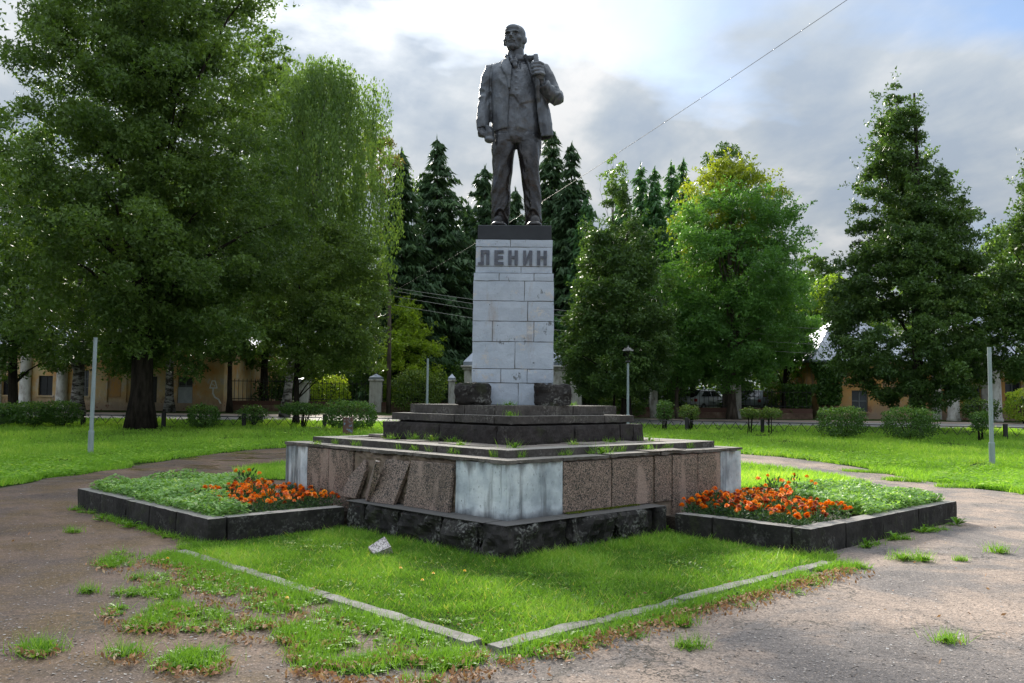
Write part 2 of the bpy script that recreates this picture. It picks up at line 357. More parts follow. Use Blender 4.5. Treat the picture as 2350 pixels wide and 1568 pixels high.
m, n = new_mat('soil_grass'); p = n.pos()
c = n.ramp(n.noise(p, 1.2, 6, .7), (.35, (.022, .035, .008)), (.55, (.035, .06, .012)), (.75, (.06, .055, .022)))
n.out(n.pbsdf(c, .95, n.bump(n.noise(p, 25, 4), .8, .03), spec=.1)); M['ground'] = m
m, n = new_mat('soil'); p = n.pos()
n.out(n.pbsdf(n.ramp(n.noise(p, 8, 5), (.35, (.02, .014, .009)), (.7, (.055, .04, .026))), .95, n.bump(n.noise(p, 30, 4), 1, .03))); M['soil'] = m
m, n = new_mat('road'); p = n.pos()
n.out(n.pbsdf(n.ramp(n.noise(n.scale(p, (.3, 2, 1)), 1, 5), (.35, (.15, .145, .14)), (.7, (.22, .21, .20))), .8)); M['road'] = m
m, n = new_mat('sandy_verge'); p = n.pos()
n.out(n.pbsdf(n.ramp(n.noise(p, 1.2, 5), (.35, (.20, .15, .12)), (.7, (.32, .25, .205))), .9)); M['verge'] = m

def plaster(name, ochre, pale, peel):
    m, n = new_mat(name); p = n.pos(); z = n.node('ShaderNodeSeparateXYZ'); n.put(z.inputs[0], p)
    a = n.noise(p, .9, 6, .65, .3); b = n.noise(n.scale(p, (1, 1, .5), (3, 3, 3)), 2.2, 6, .7)
    c = n.ramp(a, (.36, ochre), (.56, pale), (.7, (.40, .33, .25)))
    c = n.mix(n.ramp(b, (.54, 0.), (.62, .8)), c, peel)
    lo = n.math('ADD', z.outputs[2], n.math('MULTIPLY', b, 1.6))
    lm = n.node('ShaderNodeMapRange'); n.put(lm.inputs[0], lo); lm.inputs[1].default_value = 1.7; lm.inputs[2].default_value = 2.5; lm.inputs[3].default_value = .85; lm.inputs[4].default_value = 0
    c = n.mix(lm.outputs[0], c, (.28, .21, .165))
    br = n.math('MULTIPLY', lm.outputs[0], n.ramp(n.noise(p, 1.7, 5, .7), (.58, 0.), (.62, 1.)))
    c = n.mix(br, c, (.17, .06, .04))
    n.out(n.pbsdf(c, .9, n.bump(n.noise(p, 6, 5), .5, .02), spec=.2)); return m
M['plaster'] = plaster('ochre_plaster', (.58, .30, .10), (.60, .45, .25), (.55, .48, .40))
M['plaster_r'] = plaster('warm_ochre_plaster', (.50, .25, .075), (.48, .28, .11), (.34, .25, .18))
m, n = new_mat('whitewash'); p = n.pos()
n.out(n.pbsdf(n.ramp(n.noise(n.scale(p, (1, 1, .5)), 3, 6, .7), (.33, (.22, .19, .16)), (.48, (.48, .46, .42)), (.7, (.62, .61, .58))), .85, n.bump(n.noise(p, 9, 4), .4, .02))); M['white'] = m
m, n = new_mat('dark_void'); n.out(n.pbsdf((.008, .009, .011), .4)); M['void'] = m
m, n = new_mat('window_glass'); p = n.pos(); n.out(n.pbsdf(n.ramp(n.noise(p, 1.5, 3), (.4, (.015, .02, .026)), (.7, (.05, .06, .07))), .15)); M['glass'] = m
m, n = new_mat('board_grey'); p = n.pos(); n.out(n.pbsdf(n.ramp(n.noise(p, 4, 4), (.3, (.30, .32, .34)), (.7, (.42, .44, .45))), .8)); M['board'] = m
m, n = new_mat('old_wood_frame'); n.out(n.pbsdf((.16, .17, .17), .8)); M['frame'] = m
m, n = new_mat('roof_metal'); p = n.pos(); n.out(n.pbsdf(n.ramp(n.noise(p, .8, 5), (.3, (.21, .24, .29)), (.7, (.33, .36, .41))), .45, n.bump(n.noise(p, 1.5, 3), .3, .05), metal=.5)); M['roof'] = m
m, n = new_mat('galvanised'); p = n.pos()
c = n.ramp(n.noise(n.scale(p, (4, 4, 1)), 2, 5, .7), (.3, (.25, .30, .32)), (.62, (.36, .42, .44)), (.72, (.16, .12, .09)))
n.out(n.pbsdf(c, .5, metal=.1)); M['galv'] = m
m, n = new_mat('lamp_hat'); p = n.pos(); n.out(n.pbsdf(n.ramp(n.noise(p, 12, 4, .7), (.45, (.06, .055, .05)), (.6, (.22, .22, .21))), .7)); M['lamp_hat'] = m
m, n = new_mat('iron'); n.out(n.pbsdf((.016, .015, .015), .6)); M['iron'] = m
m, n = new_mat('lamp_white'); n.out(n.pbsdf((.55, .57, .58), .4)); M['lampwhite'] = m
m, n = new_mat('brick_wall'); p = n.pos(); n.out(n.pbsdf(n.ramp(n.noise(p, 2, 5, .7), (.35, (.09, .05, .035)), (.6, (.2, .13, .09)), (.75, (.3, .25, .19))), .9)); M['brickwall'] = m
m, n = new_mat('brick_dark'); n.out(n.pbsdf((.11, .055, .04), .9)); M['brick'] = m
m, n = new_mat('stub_brown'); p = n.pos(); n.out(n.pbsdf(n.ramp(n.noise(p, 9, 4, .7), (.4, (.12, .06, .045)), (.56, (.15, .08, .06)), (.6, (.18, .26, .34))), .7)); M['stub'] = m
m, n = new_mat('car_white'); n.out(n.pbsdf((.62, .64, .67), .25, spec=.6)); M['carwhite'] = m
m, n = new_mat('car_silver'); n.out(n.pbsdf((.38, .42, .50), .25, spec=.6)); M['carblue'] = m
m, n = new_mat('tail_red'); n.out(n.pbsdf((.3, .015, .012), .3)); M['red'] = m
m, n = new_mat('rubber'); n.out(n.pbsdf((.02, .02, .02), .8)); M['rubber'] = m
m, n = new_mat('wire'); n.out(n.pbsdf((.10, .09, .08), .6)); M['wire'] = m
m, n = new_mat('wire_pale'); n.out(n.pbsdf((.34, .34, .31), .6)); M['wire_pale'] = m
m, n = new_mat('paper_white'); n.out(n.pbsdf((.7, .7, .7), .6)); M['paper'] = m
m, n = new_mat('mural_white'); n.out(n.pbsdf((.8, .8, .78), .8)); M['mural'] = m

def bark(name, c0, c1, birch=False):
    m, n = new_mat(name); p = n.pos(); a = n.noise(n.scale(p, (9, 9, 1.6)), 1, 5, .6)
    c = n.ramp(a, (.35, c0), (.65, c1))
    if birch: c = n.mix(n.ramp(n.noise(n.scale(p, (1.5, 1.5, 5)), 1.4, 5, .7), (.46, 0.), (.54, 1.)), c, (.30, .29, .27))
    n.out(n.pbsdf(c, .95, n.bump(a, 1., .05), spec=.15)); return m
M['bark'] = bark('bark', (.014, .011, .009), (.045, .036, .029))
M['bark_grey'] = bark('bark_grey', (.05, .04, .032), (.13, .105, .085))
M['birch'] = bark('birch_bark', (.03, .026, .023), (.09, .08, .07), True)
L = {}
L['lime'] = leaf_mat('leaf_lime', (0.04455, 0.08797, 0.02581), (0.1485, 0.2322, 0.05591), (0.3218, 0.391, 0.09677), .32, spec=0.22)
L['lime2'] = leaf_mat('leaf_dark_lime', (0.0322, 0.06912, 0.02429), (0.115, 0.1958, 0.05262), (0.345, 0.4378, 0.1214), .3, spec=0.22)
L['birch'] = leaf_mat('leaf_birch', (0.06143, 0.1181, 0.03564), (0.1755, 0.27, 0.0729), (0.3335, 0.3712, 0.081), .38, spec=0.3)
L['apple'] = leaf_mat('leaf_apple', (0.0486, 0.09315, 0.02376), (0.1458, 0.2173, 0.05198), (0.2754, 0.3105, 0.0891), .36, spec=0.22)
L['maple'] = leaf_mat('leaf_maple', (0.05474, 0.1339, 0.0357), (0.1466, 0.2945, 0.07497), (0.3128, 0.482, 0.125), .40, spec=0.22)
L['gold'] = leaf_mat('leaf_gold', (0.115, 0.184, 0.023), (0.345, 0.368, 0.04025), (0.529, 0.414, 0.046), .42)
L['ygreen'] = leaf_mat('leaf_yellowgreen', (0.108, 0.192, 0.024), (0.336, 0.432, 0.054), (0.504, 0.504, 0.084), .45, spec=0.25)
L['spruce'] = leaf_mat('leaf_spruce', (0.02808, 0.06178, 0.02995), (0.07862, 0.1404, 0.0599), (0.1404, 0.2246, 0.08736), .1, spec=0.12)
L['larch'] = leaf_mat('leaf_larch', (0.0408, 0.102, 0.0408), (0.102, 0.2244, 0.0816), (0.1428, 0.2856, 0.102), .25, spec=0.15)
L['hedge'] = leaf_mat('leaf_hedge', (0.03, 0.075, 0.018), (0.105, 0.2025, 0.045), (0.225, 0.33, 0.075), .33, spec=0.3)
L['under'] = leaf_mat('leaf_under', (0.035, 0.077, 0.0196), (0.105, 0.182, 0.042), (0.252, 0.308, 0.07), .35, spec=0.25)
L['autumn'] = leaf_mat('leaf_autumn', (.10, .10, .03), (.22, .17, .05), (.3, .2, .07), .35)
L['grass'] = leaf_mat('grass_blade', (.09, .195, .026), (.235, .42, .058), (.50, .48, .17), .42, .5, .2)
L['grass_far'] = leaf_mat('grass_far', (.14, .29, .04), (.30, .50, .075), (.50, .62, .14), .45, .55, .2)
L['weed'] = leaf_mat('weed_leaf', (0.0665, 0.1578, 0.02016), (0.1862, 0.343, 0.0504), (0.3591, 0.4528, 0.112), .35, .45, spec=0.15)
L['cover'] = leaf_mat('cover_leaf', (0.1, 0.2125, 0.0625), (0.3, 0.475, 0.1625), (0.65, 0.725, 0.425), .35, .5, spec=0.15)
L['marigold'] = leaf_mat('marigold_leaf', (0.021, 0.0525, 0.024), (0.075, 0.15, 0.06), (0.135, 0.225, 0.09), .25, .5, spec=0.2)
L['petal'] = leaf_mat('petal_orange', (.75, .15, .005), (.92, .28, .008), (.95, .40, .015), .2, .6, spec=0.15)
L['petal_red'] = leaf_mat('petal_red', (.24, .02, .003), (.50, .07, .006), (.72, .18, .01), .2, .6, spec=0.15)
L['petal_y'] = leaf_mat('petal_yellow', (.75, .22, .008), (.90, .34, .012), (.95, .48, .04), .2, .6, spec=0.15)
L['dead'] = leaf_mat('dead_leaf', (.17, .085, .045), (.46, .25, .14), (.62, .47, .31), .15, .8)
L['pebble'] = leaf_mat('pebble', (.08, .07, .065), (.28, .25, .23), (.5, .48, .45), 0., .8)
L['dand'] = leaf_mat('dandelion_yellow', (.8, .5, .01), (.9, .65, .02), None, .2, spec=0.1)
L['moss'] = leaf_mat('moss', (.05, .07, .01), (.13, .16, .02), (.2, .2, .05), .2, spec=0.1)

# ------------------------------------------------------------ leaf clouds
def unit(n_):
    v = rng.normal(size=(n_, 3)); return v/np.linalg.norm(v, axis=1, keepdims=True)
def leaves(c, size, tint, flat=None, asp=.62, quad=False, long_dir=None):
    """c: (n,3) centres; size: (n,) lengths; returns verts, faces, tints"""
    n_ = len(c)
    nrm = unit(n_)
    if flat is not None: nrm = nrm*(1-flat)+np.array([0, 0, 1.])*flat; nrm /= np.linalg.norm(nrm, axis=1, keepdims=True)+1e-9
    t = unit(n_) if long_dir is None else long_dir+unit(n_)*.35
    a = np.cross(nrm, t); a /= np.linalg.norm(a, axis=1, keepdims=True)+1e-9
    b = np.cross(nrm, a)
    if long_dir is not None: b = t/np.linalg.norm(t, axis=1, keepdims=True); a = np.cross(b, nrm); a /= np.linalg.norm(a, axis=1, keepdims=True)+1e-9
    s = np.asarray(size).reshape(-1, 1)
    if quad:
        v = np.stack([c-b*s*.5, c+a*s*asp*.5-b*s*.05, c+b*s*.5, c-a*s*asp*.5-b*s*.05], 1)
        f = np.arange(4*n_).reshape(-1, 4); tt = np.repeat(tint, 4)
    else:
        v = np.stack([c-b*s*.45+a*s*asp*.5, c-b*s*.45-a*s*asp*.5, c+b*s*.65], 1)
        f = np.arange(3*n_).reshape(-1, 3); tt = np.repeat(tint, 3)
    return v.reshape(-1, 3), f, tt
def lump(P_, f=1., seed=0.):
    return np.array([mn.noise(Vector((p[0]*f+seed, p[1]*f, p[2]*f))) for p in P_])
def prof(pts, t): 
    xs, ys = zip(*pts); return np.interp(t, xs, ys)

def trunk_obj(name, b, top, r0, r1, mat, parent, lean=(0, 0), wob=.15, flare=1.5, seg=10, seed=0):
    bm = bmesh.new(); n_ = 12; pts = []; rs = []
    for i in range(n_+1):
        t = i/n_; z = b.z-.1+(top-b.z)*t
        pts.append((b.x+lean[0]*t+wob*mn.noise(Vector((seed, t*2.2, 0)))*t**.5, b.y+lean[1]*t+wob*mn.noise(Vector((seed+9, t*2.2, 0)))*t**.5, z))
        rs.append((r0*(1-t)+r1*t)*(1+(flare-1)*max(0, 1-t*10)**2))
    tube(bm, pts, rs, seg); o = from_bm(name, bm, mat, parent, True); return o, pts
def limbs(tpts, tops, r, mat, parent, k=14, zmin=.3):
    """branches that leave the trunk and run up to the clump centres"""
    bm = bmesh.new(); tp = [Vector(p) for p in tpts]
    idx = rng.choice(len(tops), min(k, len(tops)), replace=False)
    for j in idx:
        e = Vector(tops[j]); d = (e-tp[0]); zt = tp[0].z+(e.z-tp[0].z)*rng.uniform(.45, .8); q = min(tp, key=lambda p_: abs(p_.z-zt))
        if q.z < tp[0].z+(tp[-1].z-tp[0].z)*zmin*.5: continue
        m1 = q.lerp(e, .4)+Vector((0, 0, .12*(e-q).length)); m2 = q.lerp(e, .75)+Vector((rng.normal()*.15, rng.normal()*.15, .1*(e-q).length))
        rr = r*rng.uniform(.6, 1.1); tube(bm, [q, m1, m2, e], [rr, rr*.62, rr*.35, rr*.12], 5, False)
    return from_bm('branch', bm, mat, parent, True)

def broad_tree(label, px, Y, ztop, zbot, rad, profile, mat, barkm, n, lsize, r0=.3, crown_px=None, clump=.75, cn=420, group=None, lean=(0, 0),
               sprig=0., name='broadleaf_tree', depth=1., tall=None, tints=(.15, .85), nlimb=16, gap=.16, fill=.5, trunk_top=.8, wob=.3, quad=False, cat='tree', shell=.62):
    b = base(px, Y); cx = at(crown_px or px, 600, Y).x
    t_ = thing(name, label, cat, b, 0, group)
    b0 = Vector((0, 0, 0))
    cc = []; cr = []
    sd_ = rng.uniform(0, 50)
    while len(cc) < cn:
        t = rng.uniform(0, 1); R = prof(profile, t)*rad
        if rng.uniform() > (R/rad+.12): continue
        ph = rng.uniform(0, 2*PI); k = rng.uniform(shell, 1.02) if rng.uniform() < .72 else rng.uniform(.15, shell)
        l = 1+gap*1.7*mn.noise(Vector((math.cos(ph)*1.6+sd_, math.sin(ph)*1.6, t*5)))
        z = zbot+(ztop-zbot)*t
        p = Vector((cx-b.x+lean[0]*t+R*k*l*math.cos(ph), lean[1]*t+R*k*l*math.sin(ph)*depth, z-b.z+rng.normal()*.2))
        if mn.noise(Vector((p.x*.55+sd_, p.y*.55, p.z*.55))) < -.42+gap*.6: continue
        cc.append(p); cr.append(clump*rng.uniform(.6, 1.25)*(.55+.45*min(1, R/(.6*rad)))*.88)
    cc = np.array([tuple(p) for p in cc]); cr = np.array(cr)
    wgt = cr**2; wgt /= wgt.sum(); idx = rng.choice(len(cc), n, p=wgt)
    u = unit(n)*np.power(rng.uniform(0, 1, (n, 1)), .45)
    u[:, 2] = np.where(rng.uniform(0, 1, n) < .45, np.abs(u[:, 2]), u[:, 2]); P_ = cc[idx]+u*cr[idx, None]*np.array([1, 1, .6]); P_[:, 2] -= .25*cr[idx]*(u[:, 0]**2+u[:, 1]**2)
    if sprig:
        ns = int(n*sprig); si = rng.choice(len(cc), ns//14+1); out = cc[si]*1.; dirs = unit(len(si)); dirs[:, 2] = np.abs(dirs[:, 2])*.8+.15
        tt = rng.uniform(0, 1, (len(si), 14)); q = out[:, None]+dirs[:, None]*(cr[si, None, None]+tt[..., None]*clump*1.1)
        P_ = np.concatenate([P_, q.reshape(-1, 3)+rng.normal(size=(len(si)*14, 3))*.07])
        idx = np.concatenate([idx, np.repeat(si, 14)])
    ct = rng.uniform(*tints, len(cc))
    ti = np.clip(ct[idx]*.6+rng.uniform(0, .45, len(P_))**1.5*1.2+.0, 0, 1)
    if callable(tall): ti = np.clip(tall(P_, ti), 0, 1)
    v, f, tt = leaves(P_, lsize*rng.uniform(.6, 1.3, len(P_)), ti, flat=.25, quad=quad)
    mesh_np('crown', v, f, mat, t_, {'tint': tt})
    o, tp = trunk_obj('trunk', b0, (ztop-b.z)*trunk_top, r0, r0*.18, barkm, t_, wob=wob, seed=sd_)
    sh = Vector((cx-b.x, 0, 0))
    limbs(tp, cc, r0*.3, barkm, t_, nlimb)
    return t_

def spruce(label, px, Y, py_top, wpx, mat, n_wh=34, py_bot=930, name='spruce_tree', group=None, droop=.35, dens=1., lsz=.34, px_top=None, rmul=1., tiers=True, trunk_r=.22):
    b = base(px, Y); top = at(px_top or px, py_top, Y).z; x_top = at(px_top or px, py_top, Y).x-b.x
    R = wpx/F*Y; hgt = top-b.z; z0 = max(.5, at(px, py_bot, Y).z-b.z)
    t_ = thing(name, label, 'tree', b, 0, group)
    C_ = []; D_ = []; T_ = []
    bmb = bmesh.new()
    for i in range(n_wh):
        t = (i+rng.uniform(-.3, .3))/n_wh; z = z0+(hgt-z0)*t; rr = R*min(1, 1.12*(1-t)**.72)*rng.uniform(.7, 1.2)+.12
        nb = int(6+6*(1-t))
        for j in range(nb):
            ph = rng.uniform(0, 2*PI); L_ = rr*rng.uniform(.7, 1.12); d = np.array([math.cos(ph), math.sin(ph), 0])
            ns = max(5, int(16*dens*L_)); s = rng.uniform(.12, 1, ns)
            tw = .24*(1-s*.6)*L_**.5
            side = np.cross(d, [0, 0, 1.]); w_ = rng.uniform(-1, 1, ns)
            zz_ = z+L_*(.12*s-droop*s**2+.16*s**4)
            P_ = np.outer(s*L_, d)+np.outer(w_*tw*1.6, side); P_[:, 0] += x_top*t; P_[:, 2] = zz_-np.abs(rng.normal(0, .14, ns))
            C_.append(P_); dd = np.tile(d*.6, (ns, 1))+np.outer(np.sign(w_)*.5, side); dd[:, 2] = -.45-.5*rng.uniform(0, 1, ns); D_.append(dd)
            T_.append(np.full(ns, rng.uniform(0, .5)))
    C_ = np.concatenate(C_); D_ = np.concatenate(D_); T_ = np.clip(np.concatenate(T_)+rng.uniform(0, .5, len(C_)), 0, 1)
    tipn = 10; tip = np.stack([np.full(tipn, x_top), np.zeros(tipn), hgt-rng.uniform(0, .7, tipn)], 1)
    C_ = np.concatenate([C_, tip]); D_ = np.concatenate([D_, np.tile([0.1, 0, 1.], (tipn, 1))]); T_ = np.concatenate([T_, np.full(tipn, .5)])
    v, f, tt = leaves(C_, lsz*rng.uniform(.6, 1.3, len(C_)), T_, asp=.36, long_dir=D_)
    mesh_np('crown', v, f, mat, t_, {'tint': tt})
    trunk_obj('trunk', Vector((0, 0, 0)), hgt*.97, trunk_r, .03, M['bark'], t_, lean=(x_top, 0), wob=.05)
    return t_

# ------------------------------------------------------------ ground, paths, road
C0 = Vector((.024, 12.563, 0)); RZ = math.radians(43.9)
MW = Matrix.Translation(C0) @ Matrix.Rotation(RZ, 4, 'Z')
def uvw(u, v, z=0.): return MW @ Vector((u, v, z))
ys = [-60, 0, 20, 75, 400]; xs = [-300, -60, 60, 300]
gv = [(x, y, gz(y)-.02) for y in ys for x in xs]; gf = [(j*4+i, j*4+i+1, (j+1)*4+i+1, (j+1)*4+i) for j in range(4) for i in range(3)]
tag(mesh_py('ground', gv, gf, M['ground']), kind='structure')
LEFT = [(-40, -40), (4, -40), (8, -17), (12.5, -11), (15, -8.8), (17, -8.9), (18.5, -8.8), (21, -8.45), (23.7, -7.85), (25.2, -7.0), (26.4, -5.2), (27.4, -2.5)]
RIGHT = [(-40, 40), (4, 40), (8, 18), (12.5, 12.2), (16.2, 9.4), (18.6, 8.75), (21, 8.7), (22.9, 8.25), (24.5, 7.4), (25.6, 6.2), (26.8, 3.5), (27.4, 1.5)]
def bound(T, Y): a, b = zip(*T); return np.interp(Y, a, b)
V = []; Fc = []; rows = np.arange(-40, 27.41, .2)
for i, y in enumerate(rows):
    xl = bound(LEFT, y)+.22*mn.noise(Vector((y*.9, 0, 0))); xr = bound(RIGHT, y)+.22*mn.noise(Vector((y*.9, 9, 0)))
    V += [(xl, y, gz(y)-.004), (xr, y, gz(y)-.004)]
    if i: k = 2*i; Fc.append((k-2, k-1, k+1, k))
tag(mesh_py('path', V, Fc, M['asphalt']), kind='structure')
def strip(name, x0, x1, y0, y1, dz, mat):
    tag(mesh_py(name, [(x0, y0, gz(y0)+dz), (x1, y0, gz(y0)+dz), (x1, y1, gz(y1)+dz), (x0, y1, gz(y1)+dz)], [(0, 1, 2, 3)], mat), kind='structure')
strip('road', -90, 90, 40.6, 44.6, -.008, M['road'])
strip('road_verge', -90, 90, 44.6, 46.4, -.004, M['verge'])
BACK = [(7.1, 17.4), (7.25, 18.6), (7.2, 19.5), (6.95, 20.8), (6.1, 22.3), (3.5, 23.3), (0, 23.6), (-3.5, 22.9), (-5.4, 21.4), (-5.85, 20.5), (-5.9, 18.9), (-5.3, 17.6), (0, 15.5)]
SQ = [uvw(a, b) for a, b in ((-4.68, -4.68), (.25, -4.68), (.25, .35), (-4.68, .35))]
tag(mesh_py('lawn_front', [(q.x, q.y, .012) for q in SQ], [(0, 1, 2, 3)], M['ground']), kind='structure')
tag(mesh_py('lawn_back', [(x, y, gz(y)+.008) for x, y in BACK], [tuple(range(len(BACK)))], M['ground']), kind='structure')
def inpoly(P_, poly):
    x, y = P_[:, 0], P_[:, 1]; r = np.zeros(len(P_), bool); k = len(poly)
    for i in range(k):
        x1, y1 = poly[i][0], poly[i][1]; x2, y2 = poly[(i+1) % k][0], poly[(i+1) % k][1]
        r ^= ((y1 > y) != (y2 > y)) & (x < (x2-x1)*(y-y1)/(y2-y1+1e-12)+x1)
    return r

# lawn kerb: a square frame of stones, half sunk
lk = thing('lawn_kerb', 'low grey concrete kerb framing the diamond of lawn round the monument', 'kerb', C0, RZ)
h = 4.75
for side in (0, 3):
    s0, e_ = (-h, -.1) if side == 0 else (-.1, h-.16)
    while s0 < e_-.2:
        s1 = min(e_, s0+rng.uniform(.85, 1.1))
        o = rough_block('kerb_stone', s0+.006, s1-.006, -h-.07, -h+.07, -.12, .035, M['lawn_kerb'], lk, .008, .14, seed=int(s0*10)+side*50, freq=6)
        o.rotation_euler = (0, 0, side*PI/2); o.location = (0, 0, rng.uniform(-.012, .006)); s0 = s1

# ------------------------------------------------------------ the stepped base
mb = thing('monument_base', 'stepped grey and black stone base with granite slabs and flaking painted corners under the pedestal', 'monument base', C0, RZ)
box('core', -2.24, 2.24, -2.24, 2.24, 0, .95, M['rubble'], mb)
# rusticated black plinth blocks at the near corner
for k, (a, b) in enumerate([(-1.583, -.79), (-.79, -.067), (-.067, .19)]):
    rough_block('plinth_block', a+.008, b-.008, -2.574, -2.2, -.1, .352, M['black_stone'], mb, .085 if k < 2 else .02, .04, seed=k+2, freq=3.4, keep_top=True)
for k, (a, b) in enumerate([(-1.552, -.789), (-.789, -.09), (-.09, .317)]):
    rough_block('plinth_block', -2.574, -2.2, a+.008, b-.008, -.1, .352, M['black_stone'], mb, .085 if k < 2 else .02, .04, seed=k+12, freq=3.4, keep_top=True)
rough_block('plinth_block', -2.6, -1.59, -2.574, -2.2, -.1, .352, M['black_stone'], mb, .085, .04, seed=21, freq=3.4, keep_top=True)
rough_block('plinth_block', -2.6, -2.2, -2.195, -1.56, -.1, .352, M['black_stone'], mb, .085, .04, seed=23, freq=3.4, keep_top=True)
for a, b in ((-2.545, -1.59), (-1.583, -.79), (-.79, .18)):
    box('plinth_cap', a+.003, b-.003, -2.545, -2.24, .3525, .358, M['plinth_top'], mb, .003)
for a, b in ((-2.236, -1.56), (-1.552, -.789), (-.789, .31)):
    box('plinth_cap', -2.57, -2.24, a+.003, b-.003, .3525, .362, M['plinth_top'], mb, .003)
# painted concrete corners
def corner(u0, u1, v0, v1, sd): rough_block('painted_corner', u0, u1, v0, v1, .345, .95, M['painted_concrete'], mb, .004, .07, seed=sd, freq=5)
corner(-2.29, -1.42, -2.29, -2.2, 1); corner(-2.288, -2.2, -2.2, -1.452, 2)
corner(1.765, 2.29, -2.29, -1.9, 3); corner(-2.29, -1.9, 1.706, 2.29, 4)
box('painted_wall', 2.2, 2.285, -1.9, 2.285, 0, .945, M['painted_concrete'], mb); box('painted_wall', -1.9, 2.2, 2.2, 2.285, 0, .945, M['painted_concrete'], mb)
box('painted_wall', 1.77, 2.28, -2.28, -1.91, 0, .344, M['painted_concrete'], mb); box('painted_wall', -2.28, -1.91, 1.71, 2.28, 0, .344, M['painted_concrete'], mb)
box('rubble_footing', .19, 1.765, -2.262, -2.2, 0, .93, M['rubble'], mb); box('rubble_footing', -2.262, -2.2, .32, 1.7, 0, .93, M['rubble'], mb)
rough_block('exposed_rubble', -2.275, -2.19, -1.45, .58, .34, .955, M['rubble'], mb, .035, .035, seed=31, freq=7)
for a, b in [(-1.412, -.575), (-.553, .232)]: box('granite_slab', a, b, -2.292, -2.232, .366, .935, M['granite'], mb, .004)
for a, b in [(.287, .632), (.658, 1.21), (1.224, 1.760)]: box('granite_slab', a, b, -2.292, -2.232+.03, .10 if a > .65 else .366, .94, M['granite'], mb, .004)
for a, b in [(.585, 1.156), (1.166, 1.700)]: box('granite_slab', -2.292, -2.232, a, b, .10, .942, M['granite'], mb, .004)
# coping, chipped
def ring(hs, t, z0, z1, seg, mat, name, amp, cell, fq, par, jit=.006, seed=0, sides=(0, 1, 2, 3), gap=.004):
    for side in sides:
        s0 = -hs
        end = hs-t
        while s0 < end-.05:
            s1 = s0+seg*rng.uniform(.8, 1.2)
            if s1 > end-.25: s1 = end
            o = rough_block(name, s0+gap, s1-gap, -hs, -hs+t, z0, z1, mat, par, amp*1.3, cell, seed=seed+int(s0*7)+side*40, freq=fq, keep_top=True)
            o.rotation_euler = (0, 0, side*PI/2); o.location = (0, 0, rng.uniform(-jit, jit)*.6)
            o.location += Matrix.Rotation(side*PI/2, 3, 'Z') @ Vector((0, rng.uniform(-jit, jit), 0)); s0 = s1
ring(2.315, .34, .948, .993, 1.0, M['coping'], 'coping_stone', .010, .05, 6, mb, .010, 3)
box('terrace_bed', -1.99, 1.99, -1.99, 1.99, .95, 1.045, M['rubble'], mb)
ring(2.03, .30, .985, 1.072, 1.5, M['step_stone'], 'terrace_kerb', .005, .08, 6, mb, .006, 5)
for i in range(8):
    for j in range(8):
        a = -1.728+i*.432; b_ = -1.728+j*.432
        if max(abs(a+.216), abs(b_+.216)) < 1.2: continue
        x1, y1 = a+.432, b_+.432
        o = box('paving_slab', a+.006, x1-.006, b_+.006, y1-.006, 1.045, 1.072+rng.uniform(-.006, .010), M['tile'], mb, .004)
        o.rotation_euler = (rng.normal()*.006, rng.normal()*.006, 0)
ring(1.33, .25, 1.06, 1.303, 1.15, M['dark_rough'], 'rough_step_block', .014, .05, 5, mb, .006, 7)
box('step_fill', -1.08, 1.08, -1.08, 1.08, 1.05, 1.298, M['joint'], mb)
box('shadow_course', -1.14, 1.14, -1.14, 1.14, 1.298, 1.325, M['dark_rough'], mb)
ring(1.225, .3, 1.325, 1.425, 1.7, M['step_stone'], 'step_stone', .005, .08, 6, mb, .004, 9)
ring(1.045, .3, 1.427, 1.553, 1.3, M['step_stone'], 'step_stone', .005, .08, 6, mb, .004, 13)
box('step_fill', -.92, .92, -.92, .92, 1.427, 1.423+.125, M['tile'], mb)

# loose and broken slabs on the left face
def face_slab(poly, thick, mat, side='L', out=0., tilt=0., yaw=0., label=None, name='granite_slab', roll=0., edge=None):
    s_ = [p[0] for p in poly]; cs = (min(s_)+max(s_))/2; zb = min(p[1] for p in poly)
    bm = bmesh.new(); a = [bm.verts.new((p[0]-cs, 0, p[1]-zb)) for p in poly]; b = [bm.verts.new((p[0]-cs, thick, p[1]-zb)) for p in poly]
    bm.faces.new(a); bm.faces.new(b[::-1]); k = len(a)
    for i in range(k): bm.faces.new((a[i], b[i], b[(i+1) % k], a[(i+1) % k]))
    bmesh.ops.bevel(bm, geom=list(bm.edges), offset=.003, segments=1, affect='EDGES')
    o = from_bm(name, bm, mat)
    fm = Matrix(((0, 1, 0, -2.29-out), (-1, 0, 0, -cs), (0, 0, 1, zb), (0, 0, 0, 1)))
    if side == 'R': fm = Matrix(((1, 0, 0, cs), (0, 1, 0, -2.29-out), (0, 0, 1, zb), (0, 0, 0, 1)))
    o.matrix_world = MW @ fm @ Matrix.Rotation(math.radians(yaw), 4, 'Z') @ Matrix.Rotation(-math.radians(tilt), 4, 'X') @ Matrix.Rotation(math.radians(roll), 4, 'Y')
    if label: tag(o, label, 'stone slab')
    return o
g = face_slab([(-.72, .364), (-.37, .364), (-.245, .72), (-.262, .83), (-.30, .86), (-.57, .64)], .055, M['granite'], out=.10, tilt=9, label='broken pointed granite piece leaning on the left wall, furthest left of the loose slabs')
g = face_slab([(-.20, .44), (-.10, .364), (-.02, .37), (.12, .60), (.165, .87), (.13, .885), (.03, .74)], .06, M['granite'], out=.17, tilt=8, yaw=-26, label='sharp granite shard turned edge-on with a jagged pale side, second of the loose slabs')
g = face_slab([(.02, .365), (.44, .364), (.63, .89), (.20, .90)], .05, M['granite'], out=.12, tilt=10, yaw=6, label='granite slab slipped sideways and leaning right, between the shard and the wide slab')
